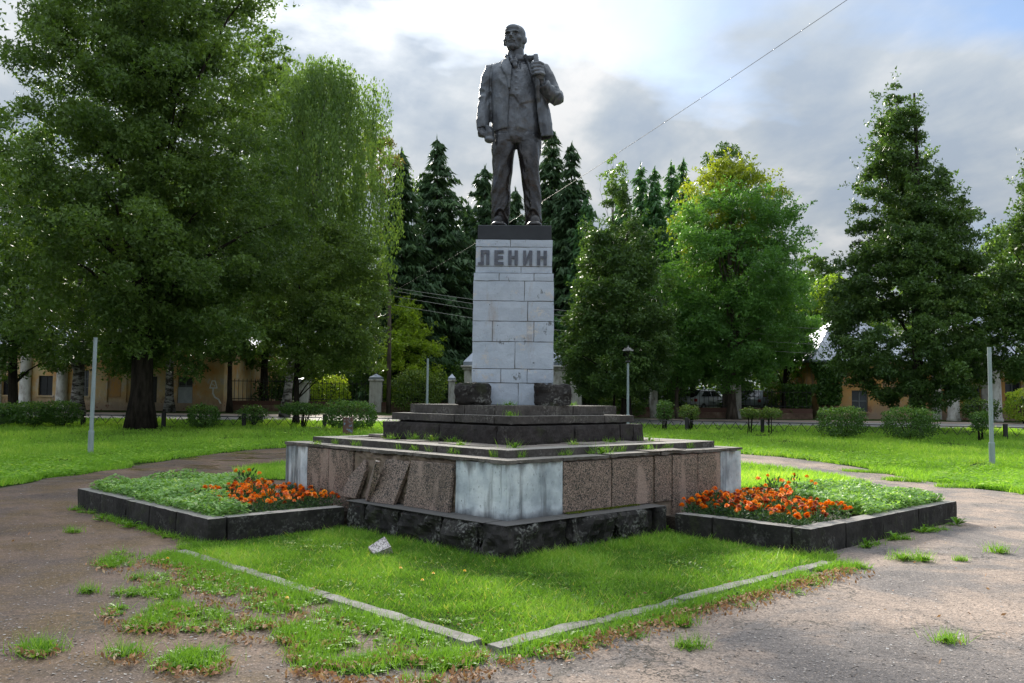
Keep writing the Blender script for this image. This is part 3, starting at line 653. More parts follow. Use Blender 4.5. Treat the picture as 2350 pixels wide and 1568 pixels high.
g = face_slab([(.60, .364), (1.42, .364), (1.435, .90), (.67, .90)], .05, M['granite'], out=.075, tilt=5, label='wide granite slab come loose beside the white painted corner')
# broken lump in the grass
q = at(875, 1240, 9.3); bm = bmesh.new()
tp = [(-.12, -.02), (.04, .10), (.13, -.05), (-.04, -.13)]
a = [bm.verts.new((x, y, .075+rng.uniform(-.005, .01))) for x, y in tp]; b = [bm.verts.new((x*1.02, y*1.02, -.02)) for x, y in tp]
bm.faces.new(a); bm.faces.new(b[::-1])
for i in range(4): bm.faces.new((a[i], b[i], b[(i+1) % 4], a[(i+1) % 4]))
o = from_bm('stone_fragment', bm, M['granite_pale']); o.location = (q.x, 9.3, .055); o.rotation_euler = (.62, -.12, -.1)
tag(o, 'small broken chunk of pale granite lying in the grass below the black plinth', 'stone fragment')
o = rough_block('broken_coping', .05, .82, -2.345, -2.06, .994, 1.018, M['tile'], None, .010, .06, seed=5); o.matrix_world = MW @ Matrix.Translation((.05, 0, 0)) @ Matrix.Rotation(.02, 4, 'Z')
tag(o, 'pale thin slab lying loose on the right hand ledge above the granite', 'stone slab')

# ------------------------------------------------------------ pedestal
PZ = -math.radians(1.1); PM = Matrix.Translation(C0) @ Matrix.Rotation(PZ, 4, 'Z')
pd = thing('pedestal', 'tall blue-grey painted block pedestal with raised grey letters under the statue', 'pedestal', C0, PZ)
courses = [(1.553, 1.857, .558, [.08]), (1.857, 2.048, .562, [-.16, .2]), (2.048, 2.421, .56, [.028]), (2.421, 2.703, .56, [-.285, .285]),
           (2.703, 2.982, .559, [.197]), (2.982, 3.26, .557, [.15]), (3.26, 3.371, .553, [-.2, .28]), (3.371, 3.465, .532, [.1]),
           (3.465, 3.735, .530, []), (3.735, 3.841, .534, [-.05])]
box('joint_core', -.522, .522, -.522, .522, 1.553, 3.839, M['joint'], pd)
box('joint_core', -.545, .545, -.545, .545, 1.553, 3.36, M['joint'], pd)
for k, (z0, z1, hh_, js) in enumerate(courses):
    xs_ = [-hh_]+js+[hh_]
    for a, b in zip(xs_, xs_[1:]):
        j = rng.uniform(-.0025, .0025, 3)
        o = rough_block('pedestal_block', a+(.0015 if a > -hh_ else 0), b-(.0015 if b < hh_ else 0), -hh_+j[0], hh_+j[1], z0+.0015, z1-.002, M['pedestal'], pd, .005, .06 if z1-z0 < .2 else .08, seed=k*3+int(a*9), freq=7)
Z0, Z1 = 3.483, 3.686; yl = -.548
def lbox(bm, x0, x1, z0, z1): bm_box(bm, x0, x1, yl, -.52, z0, z1)
def letter(ch, x0, x1):
    bm = bmesh.new(); w_ = .046
    h1 = Z1-Z0
    if ch == 'Л':
        lbox(bm, x0+.034, x0+.034+.044, Z0, Z1-.04); lbox(bm, x0, x0+.033, Z0, Z0+.036); lbox(bm, x0+.034, x1, Z1-.04, Z1); lbox(bm, x1-.044, x1, Z0, Z1-.04)
    if ch == 'Е':
        lbox(bm, x0, x0+.048, Z0, Z1)
        for a in (Z0, Z0+h1*.41, Z1-.04): lbox(bm, x0+.048, x1-(.006 if a == Z0+h1*.41 else 0), a, a+.04)
    if ch == 'Н':
        lbox(bm, x0, x0+w_, Z0, Z1); lbox(bm, x1-w_, x1, Z0, Z1); lbox(bm, x0+w_, x1-w_, Z0+h1*.44, Z0+h1*.62)
    if ch == 'И':
        lbox(bm, x0, x0+.04, Z0, Z1); lbox(bm, x1-.04, x1, Z0, Z1)
        vs = [(x0+.04, Z0), (x0+.04, Z0+.075), (x1-.04, Z1), (x1-.04, Z1-.075)]
        a = [bm.verts.new((x, yl+.001, z)) for x, z in (vs[0], vs[3], vs[2], vs[1])]; b = [bm.verts.new((q_.co.x, -.52, q_.co.z)) for q_ in a]
        bm.faces.new(a); bm.faces.new(b[::-1])
        for i in range(4): bm.faces.new((a[i], b[i], b[(i+1) % 4], a[(i+1) % 4]))
    return from_bm('letter', bm, M['letter'], pd)
for ch, x0, x1 in (('Л', -.494, -.339), ('Е', -.27, -.143), ('Н', -.078, .054), ('И', .127, .252), ('Н', .318, .454)): letter(ch, x0, x1)
for nm, a, b, sd_, lb in (('stone_block', -.765, -.29, 4, 'rough black stone block with a pale lichen blotch at the left foot of the pedestal'), ('stone_block', .295, .79, 9, 'rough black stone block speckled with lichen at the right foot of the pedestal')):
    o = rough_block(nm, a, b, -.83, -.575, 1.556, 1.845, M['black_stone'], None, .035, .04, seed=sd_, freq=5); o.matrix_world = PM; tag(o, lb, 'stone block')

# ------------------------------------------------------------ flower bed kerbs
def bed(label, f):
    t_ = thing('flower_bed', label, 'flower bed', C0, RZ)
    # f maps (p, q) in the left bed's own frame to (u, v); left bed: p=u, q=v
    def stones(p0, p1, q0, q1, along):
        s0, e = (p0, p1) if along == 'p' else (q0, q1)
        while s0 < e-.05:
            s1 = s0+rng.uniform(.75, 1.25)
            if s1 > e-.4: s1 = e
            aa = (s0+.004, s1-.004, q0, q1) if along == 'p' else (p0, p1, s0+.004, s1-.004)
            (ua, va), (ub, vb) = f(aa[0], aa[2]), f(aa[1], aa[3])
            rough_block('kerb_stone', min(ua, ub), max(ua, ub), min(va, vb), max(va, vb), -.1, .277+rng.uniform(-.006, .006), M['kerb_stone'], t_, .010, .06, seed=int(s0*9), freq=6, keep_top=True); s0 = s1
    stones(-4.35, -4.13, .30, 4.56, 'q'); stones(-4.12, -2.585, .30, .51, 'p'); stones(-4.12, -2.3, 4.36, 4.56, 'p'); stones(-2.48, -2.3, 2.32, 4.35, 'q')
    (ua, va), (ub, vb) = f(-4.14, .5), f(-2.3, 4.37)
    bm = bmesh.new(); bm_box(bm, min(ua, ub), max(ua, ub), min(va, vb), max(va, vb), -.05, .20)
    from_bm('soil', bm, M['soil'], t_)
    return t_
fl = lambda p, q: (p, q)
fr = lambda p, q: (q-.12, p-.07)
bed('black stone kerbed flower bed left of the monument, pale ground cover and marigolds in it', fl)
bed('black stone kerbed flower bed right of the monument, orange marigolds nearest the wall', fr)

# ------------------------------------------------------------ buildings and fences along the road
def abox(name, a, b, z0, z1, mat, parent, bev=0.):
    """a, b: (x, y) corners in world metres, the parent stands at the origin of its own frame"""
    o = parent.location; return box(name, min(a[0], b[0])-o.x, max(a[0], b[0])-o.x, min(a[1], b[1])-o.y, max(a[1], b[1])-o.y, z0-o.z, z1-o.z, mat, parent, bev)
def X(px, Y): return at(px, 900, Y).x
def Zp(px, py, Y): return at(px, py, Y).z
def wall_with_openings(name, x0, x1, y, z0, z1, holes, mat, parent, thick=.35):
    """front wall facing -y, real openings"""
    xs_ = sorted({x0, x1, *[h_[0] for h_ in holes], *[h_[1] for h_ in holes]}); zs_ = sorted({z0, z1, *[h_[2] for h_ in holes], *[h_[3] for h_ in holes]})
    bm = bmesh.new(); o = parent.location
    ins = lambda x, z: any(h_[0] < x < h_[1] and h_[2] < z < h_[3] for h_ in holes)
    vs = {}
    def v(x, yy, z):
        k = (round(x, 4), round(yy, 4), round(z, 4))
        if k not in vs: vs[k] = bm.verts.new((x-o.x, yy-o.y, z-o.z))
        return vs[k]
    yb = y+thick
    for a, b in zip(xs_, xs_[1:]):
        for c_, d in zip(zs_, zs_[1:]):
            if ins((a+b)/2, (c_+d)/2): continue
            bm.faces.new((v(a, y, c_), v(b, y, c_), v(b, y, d), v(a, y, d))); bm.faces.new((v(a, yb, c_), v(a, yb, d), v(b, yb, d), v(b, yb, c_)))
    for a, b, c_, d in list(holes)+[(x0, x1, z0, z1)]:
        bm.faces.new((v(a, y, c_), v(a, yb, c_), v(b, yb, c_), v(b, y, c_))) if True else 0
        for q_ in (((a, y, d), (b, y, d), (b, yb, d), (a, yb, d)), ((a, y, c_), (a, y, d), (a, yb, d), (a, yb, c_)), ((b, y, c_), (b, yb, c_), (b, yb, d), (b, y, d))):
            bm.faces.new([v(*t) for t in q_])
    m = bpy.data.meshes.new(name); bm.to_mesh(m); bm.free(); m.materials.append(mat); return link(bpy.data.objects.new(name, m), parent)
def window(x0, x1, y, z0, z1, parent, cols=2, rows=2, gl=None, fr=None, inset=.14):
    o = parent.location; g_ = box('window', x0-o.x, x1-o.x, y+inset-o.y, y+inset+.03-o.y, z0-o.z, z1-o.z, gl or M['glass'], parent)
    bm = bmesh.new(); w_ = .05; y0 = y+inset-.03-o.y; y1 = y+inset-.002-o.y
    for i in range(cols+1):
        xx = x0+(x1-x0-w_)*i/cols-o.x; bm_box(bm, xx, xx+w_, y0, y1, z0-o.z, z1-o.z)
    for j in range(rows+1):
        zz_ = z0+(z1-z0-w_)*j/rows-o.z; bm_box(bm, x0-o.x, x1-o.x, y0-.004, y1-.004, zz_, zz_+w_)
    from_bm('frame', bm, fr or M['frame'], g_); return g_

YB = 49.5; gb = gz(YB)
bl = thing('old_house', 'long low ochre house with peeling plaster, half columns and dark windows behind the left trees', 'house', (X(250, YB), YB, gb))
W = lambda px: X(px, YB)
def cr1(x): return x/3.672/1.0894       # crop column -> picture px
def cr1y(y): return (780+y/3.672)/1.0894
holes = []
wins = [(350, 480, 595, 775, 'v'), (735, 810, 540, 778, 'w'), (1375, 1440, 590, 830, 'v'), (1630, 1767, 592, 838, 'b'), (-260, -120, 595, 775, 'v'), (20, 80, 600, 775, 'v')]
for a, b, c_, d, k in wins:
    x0, x1 = W(cr1(a)), W(cr1(b)); z1, z0 = Zp(300, cr1y(c_), YB), Zp(300, cr1y(d), YB); holes.append((x0, x1, z0, z1))
wall_with_openings('wall', W(-160), W(513), YB, gb-.3, 4.35, holes, M['plaster'], bl)
abox('wall', (W(-160), YB+.36), (W(513), YB+9), gb-.3, 4.33, M['plaster'], bl)
for (x0, x1, z0, z1), wi in zip(holes, wins):
    window(x0, x1, YB, z0, z1, bl, 2, 3, M['void'] if wi[4] != 'w' else M['glass'], M['void'] if wi[4] == 'v' else M['frame'])
    if wi[4] == 'b': abox('board', (x0+.02, YB+.02), (x1-.02, YB+.07), z0+.01, z0+(z1-z0)*.62, M['board'], bl)
    abox('window_sill', (x0-.08, YB-.07), (x1+.08, YB-.003), z0-.09, z0-.005, M['plaster'], bl)
for a, b in ((212, 275), (545, 612), (-60, 5)):
    bm = bmesh.new(); xc = (W(cr1(a))+W(cr1(b)))/2-bl.location.x; lathe(bm, [(.37, 0), (.37, .12), (.31, .16), (.28, 3.0), (.33, 3.08), (.37, 3.2)], xc, -.16, 14); from_bm('half_column', bm, M['white'], bl, True)
for a, b in ((930, 990), (1120, 1165)): abox('pilaster', (W(cr1(a)), YB-.09), (W(cr1(b)), YB-.003), gb, 4.1, M['plaster'], bl)
abox('recess_panel', (W(cr1(995)), YB-.02), (W(cr1(1108)), YB-.004), Zp(300, cr1y(785), YB), Zp(300, cr1y(530), YB), M['plaster_r'], bl)
abox('plinth_course', (W(cr1(735)), YB-.13), (W(513), YB-.004), gb-.1, gb+.42, M['plaster'], bl)
abox('cornice', (W(-165), YB-.25), (W(515), YB-.004), 4.1, 4.36, M['white'], bl)
def hip_roof(x0, x1, y0, y1, z0, z1, parent, inset=None, seams=True, name='roof', mat=None, ov=.45):
    o = parent.location; x0 -= ov; x1 += ov; y0 -= ov; y1 += ov; ins_ = inset if inset is not None else min((y1-y0)/2, (x1-x0)*.42)
    v = [(x0, y0, z0), (x1, y0, z0), (x1, y1, z0), (x0, y1, z0), (x0+ins_, (y0+y1)/2, z1), (x1-ins_, (y0+y1)/2, z1)]
    v = [(a-o.x, b-o.y, c_-o.z) for a, b, c_ in v]; v += [(a, b, c_-.08) for a, b, c_ in v[:4]]
    r = mesh_py(name, v, [(0, 1, 5, 4), (1, 2, 5), (2, 3, 4, 5), (3, 0, 4), (6, 7, 1, 0), (7, 8, 2, 1), (8, 9, 3, 2), (9, 6, 0, 3), (9, 8, 7, 6)], mat or M['roof'], parent)
    if seams:
        bm = bmesh.new(); V_ = [Vector(q_) for q_ in v]
        def seam(p, q_, n_):
            d = (q_-p); side = d.cross(n_).normalized()*.018; up = n_*.035
            a = [bm.verts.new(t) for t in (p-side+n_*.002, p+side+n_*.002, q_+side+n_*.002, q_-side+n_*.002)]; b = [bm.verts.new(t.co+up) for t in a]
            bm.faces.new(b)
            for i in range(4): bm.faces.new((a[i], a[(i+1) % 4], b[(i+1) % 4], b[i]))
        for (e0, e1, r0, r1) in ((V_[0], V_[1], V_[4], V_[5]), (V_[3], V_[0], V_[4], V_[4])):
            n_ = (e1-e0).cross(r0-e0).normalized(); L_ = (e1-e0).length; k = int(L_/.62)
            for i in range(1, k):
                p = e0.lerp(e1, i/k)
                dirn = ((r0+r1)/2-(e0+e1)/2); dirn -= (e1-e0).normalized()*dirn.dot((e1-e0).normalized()); t = i*L_/k
                f_ = min(1, t/ins_, (L_-t)/ins_) if r0 != r1 else min(1, t/(L_/2), (L_-t)/(L_/2))
                seam(p, p+dirn*f_, n_)
        seam(V_[0], V_[4], Vector((-.3, -.3, .8)).normalized())
        from_bm('seam', bm, mat or M['roof'], r)['kind'] = 'stuff'
    return r
hip_roof(W(-160), W(513), YB, YB+9, 4.37, 6.6, bl)
# white mural on the wall (bell shape on a curved stem)
bm = bmesh.new()
def ppt(x, y): return Vector((W(cr1(x))-bl.location.x, -.006, Zp(300, cr1y(y), YB)-bl.location.z))
def stroke(pts, w_):
    for p, q_ in zip(pts, pts[1:]):
        d = (q_-p).normalized(); s_ = Vector((d.z, 0, -d.x))*w_; p = p-d*w_*.6; q_ = q_+d*w_*.6
        bm.faces.new([bm.verts.new(t) for t in (p-s_, q_-s_, q_+s_, p+s_)])
stroke([ppt(*t) for t in ((1945, 625), (1925, 690), (1992, 690), (1972, 625), (1945, 625))], .032)
stroke([ppt(*t) for t in ((1957, 695), (1955, 740), (1975, 775), (2010, 795), (2038, 850))], .045); stroke([ppt(*t) for t in ((1950, 655), (1955, 660))], .03); stroke([ppt(*t) for t in ((1966, 668), (1970, 672))], .03)
from_bm('mural', bm, M['mural'], bl)

# second wing of the left house behind the railings
Y2 = 58.; b2 = thing('yellow_annex', 'yellow plastered annex with tall windows behind the iron railings left of the white pillars', 'house', (X(560, Y2), Y2, gz(Y2)))
hs_ = [(X(553, Y2), X(562, Y2), 1.9, 4.0), (X(583, Y2), X(592, Y2), 1.9, 4.0)]
wall_with_openings('wall', X(520, Y2), X(612, Y2), Y2, gz(Y2)-.2, 4.8, hs_, M['plaster_r'], b2)
for h_ in hs_: window(h_[0], h_[1], Y2, h_[2], h_[3], b2, 1, 3)
abox('wall', (X(520, Y2), Y2+.36), (X(612, Y2), Y2+6), gz(Y2), 4.78, M['plaster_r'], b2)
hip_roof(X(520, Y2), X(612, Y2), Y2, Y2+6, 4.81, 6.4, b2, seams=False)

# right house
YR = 49.; gr = gz(YR); br_ = thing('ochre_house', 'ochre house with a hipped sheet metal roof and white columns behind the conical tree', 'house', (X(1900, YR), YR, gr))
def cr4(x): return (x/3.3364+1900)/1.0894
def cr4y(y): return (y/3.3364+780)/1.0894
R4 = lambda x, Y=YR: X(cr4(x), Y)
xr0 = R4(484); eave = 3.95
hR = [(R4(765), R4(900), Zp(1960, cr4y(832), YR), Zp(1960, cr4y(655), YR)), (R4(1702), R4(1838), Zp(2200, cr4y(832), YR), Zp(2200, cr4y(620), YR)), (R4(2045), R4(2180), Zp(2340, cr4y(835), YR), Zp(2340, cr4y(588), YR)), (R4(1240), R4(1340), 1.6, 3.0), (R4(2450), R4(2580), 1.6, 3.0)]
wall_with_openings('wall', xr0, R4(3100), YR, gr-.3, eave, hR, M['plaster_r'], br_)
abox('wall', (xr0, YR+.36), (R4(3100), YR+9), gr-.3, eave-.02, M['plaster_r'], br_)
for i, h_ in enumerate(hR): window(*h_[:2], YR, *h_[2:], br_, 2 if i != 1 else 3, 2 if i != 1 else 4)
abox('board', (hR[2][0]+.02, YR+.03), (hR[2][1]-.02, YR+.08), hR[2][2], hR[2][2]+(hR[2][3]-hR[2][2])*.62, M['brick'], br_)
for h_ in hR: abox('window_sill', (h_[0]-.08, YR-.07), (h_[1]+.08, YR-.003), h_[2]-.1, h_[2]-.01, M['plaster_r'], br_)
for a in (R4(1470), R4(1880)): abox('pilaster', (a-.25, YR-.10), (a+.25, YR-.003), gr, eave, M['white'], br_)
yc_ = YR-1.0
for x_ in (1612, 1965, 2330):
    xc = R4(x_, yc_)-br_.location.x; bm = bmesh.new(); lathe(bm, [(.36, -.2), (.36, .1), (.31, .14), (.30, 1.4), (.255, 2.65), (.30, 2.70), (.34, 2.82)], xc, -1.0, 18); from_bm('column', bm, M['white'], br_, True)
    abox('capital', (xc+br_.location.x-.38, yc_-.38), (xc+br_.location.x+.38, yc_+.38), gr+2.822, gr+2.95, M['white'], br_, .01)
abox('entablature', (R4(1500, yc_), yc_-.3), (R4(2500, yc_), YR-.004), gr+2.953, gr+3.30, M['white'], br_)
hip_roof(xr0, R4(1450), YR, YR+9, eave, 6.75, br_, mat=M['roof'])
hip_roof(R4(1500, yc_), R4(3100), YR-1.3, YR+9, gr+3.32, 7.3, br_, mat=M['roof'], ov=.3)
abox('downpipe', (xr0+.06, YR-.16), (xr0+.16, YR-.06), gr, eave, M['iron'], br_)
bm = bmesh.new(); lathe(bm, [(.02, 0), (.02, 2.0)], 0, 0, 6); 

# low brick wall with white pillars and iron railings
def cr2(x): return (x/3.136+600)/1.0894
def pillar(px, w_px, Y, py_top, py_cap, label, cap=True, shape='pillar', capmat=None):
    xc = X(px, Y); w_ = w_px/F*Y/2; zt = Zp(px, py_top, Y); g_ = gz(Y)
    t_ = thing('white_pillar', label, 'pillar', (xc, Y, g_))
    box('shaft', -w_, w_, -w_, w_, -.2, zt-g_, M['white'], t_, .02)
    if cap:
        box('cornice', -w_-.06, w_+.06, -w_-.06, w_+.06, zt-g_+.002, zt-g_+.1, M['white'], t_, .015)
        zc = Zp(px, py_cap, Y)-g_; z0 = zt-g_+.102; a = w_+.02
        mesh_py('cap', [(-a, -a, z0), (a, -a, z0), (a, a, z0), (-a, a, z0), (-a, -a, z0+.12), (a, -a, z0+.12), (a, a, z0+.12), (-a, a, z0+.12), (0, 0, zc)],
                [(0, 1, 5, 4), (1, 2, 6, 5), (2, 3, 7, 6), (3, 0, 4, 7), (4, 5, 8), (5, 6, 8), (6, 7, 8), (7, 4, 8), (3, 2, 1, 0)], M['roof'], t_)
    return t_
YF = 51.; YG = 52.
pillar(695, 27, YF, 880, 866, 'white pillar behind the leaning dark trunk, left of the capped pillar')
pillar(863, 27, YF, 875, 858, 'white pillar with a grey pyramid cap left of the street lamp pole')
pillar(1037, 15, YG, 876, 858, 'narrow white gate pillar with a small pointed cap beside the gatehouse pier')
pillar(1321, 26, YG, 876, 858, 'plain white gate pillar right of the pedestal foot', cap=False)
pillar(1500, 16, 48, 890, 880, 'leaning stained white pillar behind the two small shrubs', cap=False)
pillar(1690, 18, 48, 886, 880, 'white pillar standing behind the forked maple trunk', cap=False)
for px, lb in ((1090, 'peeling white gate pier with a tall pale pyramid roof left of the pedestal'), (1272, 'white gate pier mostly hidden behind the right side of the pedestal')):
    w_ = 46/F*YG/2*1.05; g_ = gz(YG); t_ = thing('gate_pier', lb, 'gate pier', (X(px, YG), YG, g_)); zt = Zp(px, 850, YG)-g_
    box('shaft', -w_, w_, -w_, w_, -.2, zt, M['white'], t_, .02); box('cornice', -w_-.2, w_+.2, -w_-.2, w_+.2, zt+.14, zt+.26, M['white'], t_, .02); box('cornice_moulding', -w_-.1, w_+.1, -w_-.1, w_+.1, zt+.001, zt+.138, M['white'], t_, .02)
    z0 = zt+.262; a = w_+.05; zc = Zp(px, 803, YG)-g_
    mesh_py('roof', [(-a, -a, z0), (a, -a, z0), (a, a, z0), (-a, a, z0), (-a, -a, z0+.22), (a, -a, z0+.22), (a, a, z0+.22), (-a, a, z0+.22), (0, 0, zc)],
            [(0, 1, 5, 4), (1, 2, 6, 5), (2, 3, 7, 6), (3, 0, 4, 7), (4, 5, 8), (5, 6, 8), (6, 7, 8), (7, 4, 8), (3, 2, 1, 0)], M['roof'], t_)
bar_mesh = None
def railing(px0, px1, Y, label, wallh=.55, top=1.55, pitch=.24, base_mat='brickwall'):
    global bar_mesh
    x0, x1 = X(px0, Y), X(px1, Y); g_ = gz(Y); t_ = thing('iron_railing', label, 'railing', ((x0+x1)/2, Y, g_)); hw_ = (x1-x0)/2
    box('low_wall', -hw_, hw_, -.18, .18, -.3, wallh*.55, M[base_mat], t_); box('wall_top', -hw_, hw_, -.15, .15, wallh*.55+.002, wallh, M['brick'], t_)
    for z_ in (wallh+.10, top-.18): box('rail', -hw_, hw_, -.02, .02, z_, z_+.035, M['iron'], t_)
    k = int((x1-x0)/pitch)
    for i in range(k+1):
        if bar_mesh is None:
            bm = bmesh.new(); bm_box(bm, -.011, .011, -.011, .011, 0, 1.0); r_ = bmesh.ops.create_cone(bm, segments=4, radius1=.03, radius2=0, depth=.1)
            for v_ in r_['verts']: v_.co.z += 1.05
            o = from_bm('bar', bm, M['iron'], t_); bar_mesh = o.data
        else: o = link(bpy.data.objects.new('bar', bar_mesh), t_)
        o.location = (-hw_+.03+i*pitch*(x1-x0-.06)/((x1-x0)/1.0) if False else -hw_+.03+(x1-x0-.06)*i/k, 0, wallh); o.scale = (1, 1, (top-wallh)/1.1)
railing(527, 682, YF, 'iron railing on a low wall in front of the yellow annex', top=1.85)
railing(709, 849, YF, 'iron railing between the two white pillars, yellowing bushes behind it', top=1.75)
railing(877, 1029, YF, 'iron railing behind the street lamp pole and yellow-green maple', top=1.75)
railing(1336, 1490, 48, 'iron railing behind the dark lime tree right of the pedestal', top=1.65)
railing(1510, 1680, 48, 'iron railing with the parked white hatchback behind it', top=1.6)
railing(1700, 1862, 48, 'iron railing overgrown with climber beside the ochre house', top=1.6)

# low zigzag garden fence
def low_fence(pts, label, spacing=3.3, hgt=.42, start=0):
    t_ = thing('low_metal_fence', label, 'fence', (pts[0][0], pts[0][1], 0)); ox, oy = pts[0]
    d = np.array(pts[1])-np.array(pts[0]); L_ = np.hypot(*d); d /= L_; ang = math.atan2(d[1], d[0]); k = round(L_/spacing); sp_ = L_/k
    rod = None
    for i in range(k+1):
        x, y = ox+d[0]*sp_*i, oy+d[1]*sp_*i; g_ = gz(y)
        bm = bmesh.new(); bm_box(bm, -.07, .07, -.07, .07, -.1, hgt+.13, .01); o = from_bm('post', bm, M['iron'], t_); o.location = (x-ox, y-oy, g_); o.rotation_euler[2] = ang
        if i == k: break
        x2, y2 = ox+d[0]*sp_*(i+1), oy+d[1]*sp_*(i+1); g2 = gz(y2)
        for zz_ in (hgt,):
            bm = bmesh.new(); tube(bm, [(x-ox+d[0]*.13, y-oy+d[1]*.13, g_+zz_), (x2-ox-d[0]*.13, y2-oy-d[1]*.13, g2+zz_)], .017, 4); from_bm('rail', bm, M['iron'], t_)
        nz = 6
        for j in range(nz):
            for s_ in (0, 1):
                ta = .06+(.88)*(j+.5*s_)/nz; tb = ta+.88*.5/nz*1.0; za, zb = (hgt-.02, .1) if s_ == 0 else (.1, hgt-.02)
                pa = Vector((x-ox+d[0]*sp_*ta, y-oy+d[1]*sp_*ta, gz(y+(y2-y)*ta)+za)); pb = Vector((x-ox+d[0]*sp_*tb, y-oy+d[1]*sp_*tb, gz(y+(y2-y)*tb)+zb))
                if rod is None:
                    bm = bmesh.new(); tube(bm, [(0, 0, 0), (1, 0, 0)], .011, 4); o = from_bm('rod', bm, M['iron'], t_); rod = o.data
                else: o = link(bpy.data.objects.new('rod', rod), t_)
                dv = pb-pa; o.location = pa; o.rotation_mode = 'QUATERNION'; o.rotation_quaternion = Vector((1, 0, 0)).rotation_difference(dv); o.scale = (dv.length, 1, 1)
YL = 34.9
low_fence([(-26.5, YL), (-4.2, YL)], 'low black zigzag metal fence by the left trees')
low_fence([(4.2, 36.2), (24.5, 32.2)], 'low black zigzag metal fence along the right lawn', 2.95)

# lamp posts
def post(px, Y, py_top, label, hat=False, lean=0.):
    b = base(px, Y); zt = Zp(px, py_top, Y)-b.z; t_ = thing('lamp_post', label, 'lamp post', b)
    if hat: zt = Zp(px, 833, Y)-b.z
    bm = bmesh.new(); lathe(bm, [(.072, -.2), (.072, .58), (.066, .60)], 0, 0, 14); from_bm('sleeve', bm, M['galv'], t_, False)
    bm = bmesh.new(); lathe(bm, [(.052, .6), (.052, zt*.56)], 0, 0, 14); lathe(bm, [(.058, zt*.56+.001), (.058, zt*.56+.03)], 0, 0, 14); lathe(bm, [(.049, zt*.56+.031), (.047, zt)], 0, 0, 14); from_bm('pole', bm, M['galv'], t_, False)
    if hat:
        z = zt; bm = bmesh.new(); lathe(bm, [(.09, z+.0), (.13, z+.04), (.06, z+.1)], 0, 0, 14); from_bm('socket', bm, M['iron'], t_)
        bm = bmesh.new()
        for a in range(4): tube(bm, [(.06*math.cos(a*PI/2), .06*math.sin(a*PI/2), z+.1), (.15*math.cos(a*PI/2), .15*math.sin(a*PI/2), z+.52)], .008, 4)
        from_bm('bracket', bm, M['iron'], t_)
        bm = bmesh.new(); lathe(bm, [(.25, z+.50), (.22, z+.54), (.13, z+.61), (.06, z+.64), (.025, z+.68), (.022, z+.74)], 0, 0, 18); from_bm('lamp_hat', bm, M['lamp_hat'], t_, False)
    else:
        bm = bmesh.new(); lathe(bm, [(.030, zt-.001), (.03, zt+.004)], 0, 0, 10); from_bm('open_top', bm, M['iron'], t_)
    t_.rotation_euler = (0, lean, 0)
post(212, 23.05, 775, 'headless galvanised lamp post standing in the left lawn', lean=.004)
post(2274, 22.5, 797, 'headless galvanised lamp post standing in the right lawn', lean=-.002)
post(1441, 37, 800, 'galvanised lamp post still wearing its round hat, right of the steps', hat=True)
post(980, 37, 823, 'thin headless lamp post with a rusty tip, just left of the pedestal')
# concrete street pole with curved arm
YS = 49.2; b = base(892, YS); sp = thing('street_lamp', 'tall weathered street lamp pole with a curved arm and white head', 'street lamp', b)
zt = Zp(890, 652, YS)-b.z
bm = bmesh.new(); tube(bm, [(0, 0, -.3), (-.03, 0, zt*.5), (-.1, 0, zt)], [.14, .12, .09], 10); from_bm('pole', bm, M['bark_grey'], sp, True)
hx = at(870, 600, YS); hp = Vector((hx.x-b.x, -.1, hx.z-b.z))
bm = bmesh.new(); tube(bm, [(-.1, -.1, zt-.3), (-.13, -.1, zt+.5), (-.25, -.1, hp.z-.32), hp+Vector((.12, 0, -.1))], .03, 6); from_bm('arm', bm, M['iron'], sp, True)
bm = bmesh.new(); tube(bm, [hp+Vector((.16, 0, -.12)), hp+Vector((.05, 0, .0)), hp+Vector((-.12, 0, .06)), hp+Vector((-.22, 0, .02))], [(.08, .06), (.16, .12), (.17, .12), (.10, .06)], 10); from_bm('lamp_head', bm, M['lampwhite'], sp, True)
bm = bmesh.new(); bm_box(bm, -.35, .15, -.05, .05, zt-.12, zt-.04); from_bm('crossbar', bm, M['iron'], sp)

def wire(p, q_, sag, label, r=.012, mat='wire', n_=24):
    p = Vector(p); q_ = Vector(q_); pts = [p.lerp(q_, i/n_)+Vector((0, 0, -sag*4*(i/n_)*(1-i/n_))) for i in range(n_+1)]
    bm = bmesh.new(); tube(bm, pts, r, 5); tag(from_bm('overhead_wire', bm, M[mat], None, True), label, 'wire')
# the long rising wire: from the street pole past the statue and out of the top of the picture
pA = at(907, 667, YS); pB = at(2010, -45, 21.); wire(pA, pB, .25, 'single wire running from the street lamp pole up across the sky to the right', .008, 'wire')
for k, (pa_, pb_, lb) in enumerate([((905, 661), (1905, 742), 'top wire of the bundle crossing the trees behind the pedestal'), ((905, 668), (1905, 770), 'second wire of the bundle crossing the trees behind the pedestal'), ((905, 680), (1905, 790), 'third wire of the bundle crossing the trees behind the pedestal'), ((905, 700), (1905, 812), 'lowest wire of the bundle crossing the trees behind the pedestal')]):
    wire(at(*pa_, YS-.3), at(2500, pb_[1]+12, 44), .9, lb, .011, 'wire_pale')

# rusty brown stub and small notice
b = base(800, 31.2); t_ = thing('brown_post', 'short square brown stub with peeling blue paint before the dense hedge', 'post', b)
box('block', -.16, .16, -.14, .14, -.1, .34, M['stub'], t_, .01); box('block', -.158, .158, -.138, .138, .346, .62, M['stub'], t_, .01)

